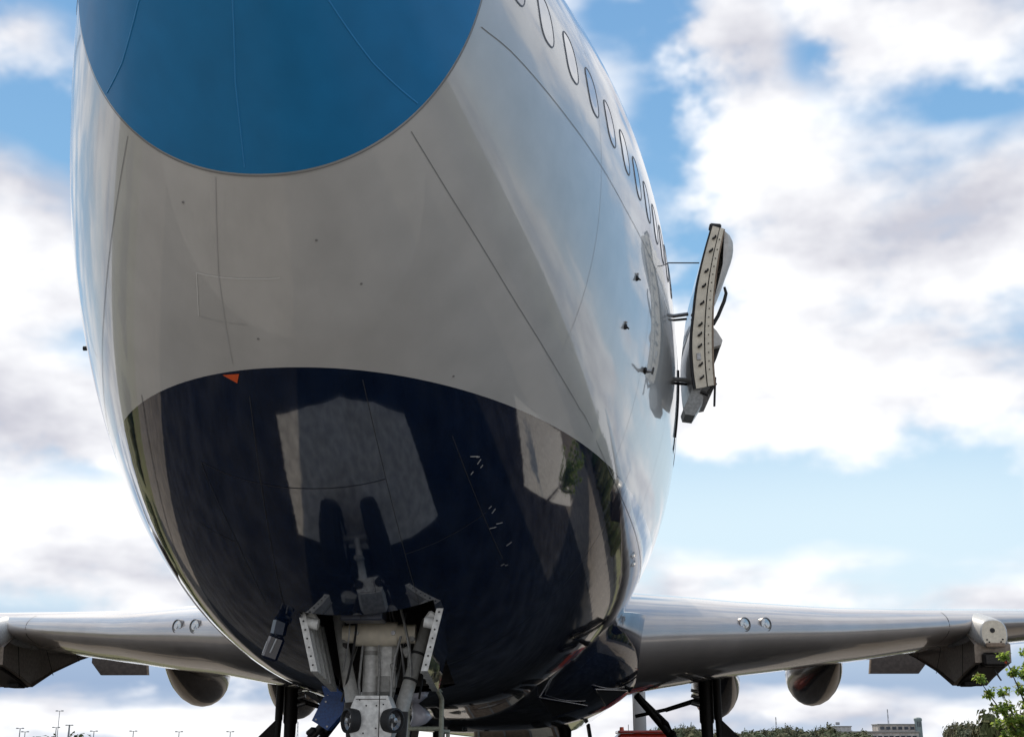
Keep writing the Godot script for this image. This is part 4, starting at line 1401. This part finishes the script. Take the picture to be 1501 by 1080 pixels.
func build_building() -> void:
	var t := thing("terminal_building", "long pale flat roofed building on the far right horizon", "building", Vector3(106, 0, -425))
	box("wall", Vector3(0, 3.0, 0), Vector3(27, 6.0, 12), M.wall_pale, t, 0.05)
	box("roof", Vector3(0, 6.15, 0), Vector3(27.6, 0.5, 12.6), M.grey, t, 0.05)
	box("upper_storey", Vector3(7.5, 7.4, -1), Vector3(12.5, 2.2, 8), M.wall, t, 0.05)
	box("upper_storey", Vector3(-10.5, 7.0, -1), Vector3(6, 1.6, 8), M.wall_pale, t, 0.05)
	box("roof", Vector3(-10.5, 7.95, -1), Vector3(6.4, 0.3, 8.4), M.grey, t, 0.03)
	box("roof", Vector3(7.5, 8.6, -1), Vector3(13, 0.3, 8.4), M.grey, t, 0.03)
	for k in 14:
		box("window", Vector3(-12 + k * 1.85, 4.3, 6.02), Vector3(1.3, 1.3, 0.12), M.window_dark, t, 0.02)
	for k in 6:
		box("window", Vector3(2.6 + k * 1.95, 7.4, 3.02), Vector3(1.3, 0.9, 0.12), M.window_dark, t, 0.02)
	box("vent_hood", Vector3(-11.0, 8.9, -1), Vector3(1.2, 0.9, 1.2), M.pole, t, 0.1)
	box("canopy", Vector3(2, 2.9, 8.0), Vector3(20, 0.5, 4), M.roof, t, 0.05)
	var w := thing("water_tower", "small round grey green tower right of the pale building", "tower", Vector3(120.4, 0, -422))
	var b := nb()
	lathe(b, Transform3D(), [Vector2(1.15, 0), Vector2(1.15, 9.6), Vector2(1.3, 9.7), Vector2(1.3, 10.4), Vector2(0.9, 10.7), Vector2(0.0, 10.8)], 24)
	commit("drum", b, mat(Color(0.22, 0.27, 0.27), 0.6), w)
	for k in 3:
		box("panel", Vector3(-0.5 + k * 0.5, 8.6, 1.08), Vector3(0.28, 1.6, 0.2), M.window_dark, w, 0.03)

func leaf_card(b: Buf, at: Vector3, d: Vector3, up: Vector3, l: float, w: float) -> void:
	var s := d.cross(up).normalized() * w / 2.0
	var tip := at + d * l
	var mid := at + d * l * 0.45
	var n := s.cross(d).normalized()
	mid += n * l * 0.08
	tri(b, at, mid + s, tip, n, n, n)
	tri(b, at, tip, mid - s, n, n, n)

func build_near_tree() -> void:
	var t := thing("young_tree", "young leafy tree with yellowing leaves at the right edge", "tree", Vector3(8.12, 0, -13.0))
	var rng := RandomNumberGenerator.new()
	rng.seed = 19
	var wood := nb()
	bar(wood, [Vector3(0, 0, 0), Vector3(0.03, 0.7, 0), Vector3(-0.02, 1.3, 0.02), Vector3(0.05, 2.0, 0.0), Vector3(0.1, 2.6, 0)], [0.06, 0.05, 0.04, 0.025, 0.01], 10)
	var tips := []
	# limbs: start height, end point
	var limbs := [[1.15, Vector3(-0.84, 2.47, 0.0)], [1.3, Vector3(-0.52, 2.74, 0.1)], [1.25, Vector3(-0.68, 2.05, 0.25)], [1.5, Vector3(-0.20, 2.80, -0.1)], [1.5, Vector3(0.35, 2.85, 0.1)], [1.2, Vector3(0.7, 2.4, 0.0)], [1.3, Vector3(0.2, 2.6, 0.5)], [1.25, Vector3(0.1, 2.5, -0.6)], [1.1, Vector3(-0.5, 1.9, -0.5)], [1.1, Vector3(0.6, 1.9, 0.5)], [1.25, Vector3(-0.62, 2.28, 0.1)], [1.35, Vector3(-0.36, 2.5, 0.2)], [1.3, Vector3(-0.30, 2.15, 0.3)], [1.45, Vector3(-0.08, 2.62, 0.2)], [1.2, Vector3(-0.15, 2.0, 0.4)], [1.2, Vector3(-0.45, 1.95, 0.2)]]
	for q in limbs:
		var p0 := Vector3(0, q[0], 0)
		var p3: Vector3 = q[1]
		var p1 := p0.lerp(p3, 0.45) + Vector3(0, -0.12, 0)
		var pts := []
		var rr := []
		for k in 9:
			var f := k / 8.0
			pts.append(p0.lerp(p1, f).lerp(p1.lerp(p3, f), f) + Vector3(rng.randf_range(-1, 1), rng.randf_range(-1, 1), rng.randf_range(-1, 1)) * 0.012)
			rr.append(lerpf(0.024, 0.005, f))
		bar(wood, pts, rr, 7)
		for k in range(2, 9):
			tips.append([pts[k], (pts[k] - pts[k - 1]).normalized(), k / 8.0])
	commit("trunk", wood, M.bark, t)
	var tones := [Color(0.085, 0.135, 0.022), Color(0.045, 0.09, 0.016), Color(0.17, 0.18, 0.03), Color(0.28, 0.15, 0.03)]
	var counts := [0.45, 0.3, 0.19, 0.06]
	var meshes := []
	for k in 4: meshes.append(nb())
	var twigs := nb()
	for q in tips:
		for tw in 11:
			var d: Vector3 = (q[1] * 0.6 + Vector3(rng.randf_range(-1, 1), rng.randf_range(-0.4, 0.9), rng.randf_range(-1, 1))).normalized()
			var l := rng.randf_range(0.07, 0.17) * (1.25 - 0.45 * float(q[2]))
			var e: Vector3 = q[0] + d * l
			bar(twigs, [q[0], e], [0.0035, 0.002], 4, false)
			for lf in 8:
				var r := rng.randf()
				var tone := 0
				while tone < 3 and r > counts[tone]:
					r -= counts[tone]
					tone += 1
				var at: Vector3 = (q[0] as Vector3).lerp(e, rng.randf_range(0.2, 1.0))
				var ld := Vector3(rng.randf_range(-1, 1), rng.randf_range(-0.8, 0.7), rng.randf_range(-1, 1)).normalized()
				leaf_card(meshes[tone], at, ld, Vector3(rng.randf_range(-1, 1), 1, rng.randf_range(-1, 1)).normalized(), rng.randf_range(0.045, 0.08), rng.randf_range(0.03, 0.048))
	commit("twigs", twigs, M.bark, t)
	for k in 4:
		var m := mat(tones[k], 0.55)
		m.backlight_enabled = true
		m.backlight = Color(0.7, 0.8, 0.38)
		commit("leaves", meshes[k], m, t).set_meta("kind", "stuff")
	for k in 9:
		var q: Array = tips[rng.randi() % 40]
		var b := nb()
		var c: Vector3 = q[0] + Vector3(rng.randf_range(-0.05, 0.05), -0.04, rng.randf_range(-0.05, 0.08))
		bar(b, [c + Vector3(0, -0.02, 0), c + Vector3(0, -0.012, 0), c, c + Vector3(0, 0.012, 0), c + Vector3(0, 0.018, 0)], [0.004, 0.015, 0.02, 0.014, 0.003], 8)
		commit("fruit", b, M.orange, t)

func build_wood() -> void:
	var rng := RandomNumberGenerator.new()
	rng.seed = 31
	# a lump of foliage made of many small faces
	var crown := nb()
	for k in 420:
		var d := Vector3(rng.randfn(), rng.randfn(), rng.randfn()).normalized()
		var r := 1.0 + 0.22 * sin(d.x * 5.0 + 1.0) * sin(d.y * 6.0) + 0.15 * sin(d.z * 8.0)
		var p := d * r * rng.randf_range(0.72, 1.05)
		var e := Vector3(rng.randfn(), rng.randfn(), rng.randfn()).normalized()
		var f := e.cross(d).normalized() * 0.17
		var h := f.cross(d).normalized() * 0.15
		var n := (d + e * 0.5).normalized()
		tri(crown, p - f, p + h + d * 0.05, p + f, n, n, n)
	for k in 160:
		var d := Vector3(rng.randfn(), rng.randfn(), rng.randfn()).normalized()
		var f := d.cross(Vector3(0.3, 1.0, 0.2)).normalized() * 0.34
		var h := f.cross(d).normalized() * 0.34
		var p := d * rng.randf_range(0.62, 0.8)
		tri(crown, p - f - h, p + h, p + f - h, d, d, d)
	var a := []
	a.resize(Mesh.ARRAY_MAX)
	a[Mesh.ARRAY_VERTEX] = crown.v
	a[Mesh.ARRAY_NORMAL] = crown.n
	var me := ArrayMesh.new()
	me.add_surface_from_arrays(Mesh.PRIMITIVE_TRIANGLES, a)
	var m := mat(Color.WHITE, 0.9)
	m.vertex_color_use_as_albedo = true
	me.surface_set_material(0, m)
	var mm := MultiMesh.new()
	mm.transform_format = MultiMesh.TRANSFORM_3D
	mm.use_colors = true
	mm.mesh = me
	var places := []
	for k in 1300:
		var x := rng.randf_range(25.0, 260.0)
		if rng.randf() < 0.25: x = rng.randf_range(-420.0, 25.0)
		var z := -rng.randf_range(355.0, 400.0)
		if x > 89.0 and x < 121.0:
			z = -rng.randf_range(440.0, 470.0)
		if x < 25.0:
			z = -rng.randf_range(480.0, 560.0)
		var h := 5.2 + 0.9 * sin(x * 0.21) + 0.5 * sin(x * 0.67) + rng.randf_range(-0.35, 0.25)
		if x > 121.0: h += 1.3
		if x < 25.0: h = rng.randf_range(2.0, 4.0)
		var w := rng.randf_range(2.0, 3.6)
		if rng.randf() < 0.12:
			w = 1.1
			h += rng.randf_range(0.4, 1.5)
		places.append([x, z, h, w])
	places.append([87.0, -400.0, 8.0, 2.6])
	places.append([85.5, -402.0, 7.2, 2.4])
	mm.instance_count = places.size()
	for k in places.size():
		var q: Array = places[k]
		mm.set_instance_transform(k, Transform3D(Basis(Vector3.UP, rng.randf() * TAU).scaled(Vector3(q[3], q[2] * 0.62, q[3])), Vector3(q[0], q[2] * 0.42, q[1])))
		var g := rng.randf()
		mm.set_instance_color(k, Color(0.085 + 0.035 * g, 0.10 + 0.02 * rng.randf(), 0.05 + 0.015 * rng.randf()))
	var o := MultiMeshInstance3D.new()
	o.name = "wood"
	o.multimesh = mm
	add_child(o, true)
	tag(o, "far dark green wood along the right horizon", "wood")
	o.set_meta("kind", "stuff")

func build_added_hedges() -> void:  # added foliage rows out of view, darkening and breaking the belly reflections
	var rng := RandomNumberGenerator.new()
	rng.seed = 44
	var me: Mesh = (get_node("wood") as MultiMeshInstance3D).multimesh.mesh
	for side in [1.0, -1.0]:
		var mm := MultiMesh.new()
		mm.transform_format = MultiMesh.TRANSFORM_3D
		mm.use_colors = true
		mm.mesh = me
		mm.instance_count = 70
		for k in 70:
			var h := rng.randf_range(1.0, 2.4) if side < 0.0 else rng.randf_range(2.2, 4.5)
			mm.set_instance_transform(k, Transform3D(Basis(Vector3.UP, rng.randf() * TAU).scaled(Vector3(1.1, h * 0.62, 1.1)), Vector3(side * (33.0 + rng.randf_range(-1.2, 1.2)), h * 0.45, -12.0 - 1.1 * k - (5.0 if k % 17 > 12 else 0.0))))
			mm.set_instance_color(k, Color(0.06 + 0.04 * rng.randf(), 0.075 + 0.03 * rng.randf(), 0.025))
		var o := MultiMeshInstance3D.new()
		o.name = "added_hedge" if side > 0 else "added_hedge_001"
		o.multimesh = mm
		add_child(o, true)
		tag(o, "added tall bushes out of view that darken the belly reflection on the right" if side > 0 else "added low bushes out of view that break the belly reflection on the left", "added_hedge")
		o.set_meta("kind", "stuff")

# ------------------------------------------------------------------ main
func _ready() -> void:
	var cam := Camera3D.new()
	cam.name = "camera"
	cam.position = Vector3(1.661, 1.65, 4.0)
	cam.rotation = Vector3(deg_to_rad(17.018), deg_to_rad(1.991), 0)
	cam.fov = 33.23
	cam.near = 0.1
	cam.far = 6000.0
	add_child(cam)
	cam.current = true
	var env := Environment.new()
	env.background_mode = Environment.BG_SKY
	var sky := Sky.new()
	var pm := PanoramaSkyMaterial.new()
	pm.panorama = ImageTexture.create_from_image(sky_image())
	sky.sky_material = pm
	env.sky = sky
	env.tonemap_mode = Environment.TONE_MAPPER_LINEAR
	env.tonemap_exposure = 1.6
	env.background_energy_multiplier = 1.0
	env.sdfgi_enabled = true
	env.ssao_enabled = true
	env.ssil_enabled = true
	var we := WorldEnvironment.new()
	we.name = "world_environment"
	we.environment = env
	add_child(we)
	var sun := DirectionalLight3D.new()
	sun.name = "sun"
	sun.light_energy = 0.7
	sun.light_color = Color(1.0, 0.95, 0.87)
	sun.light_angular_distance = 0.5
	sun.shadow_enabled = true
	sun.rotation = Vector3(deg_to_rad(-46.0), deg_to_rad(205.0), 0)
	add_child(sun)
	make_materials()
	build_ground()
	build_plane()
	build_building()
	build_wood()
	build_added_hedges()
	build_lamps()
	build_near_tree()
	build_van()
	build_trailer()
	build_column()
	build_guard_frame()
	build_blue_box()
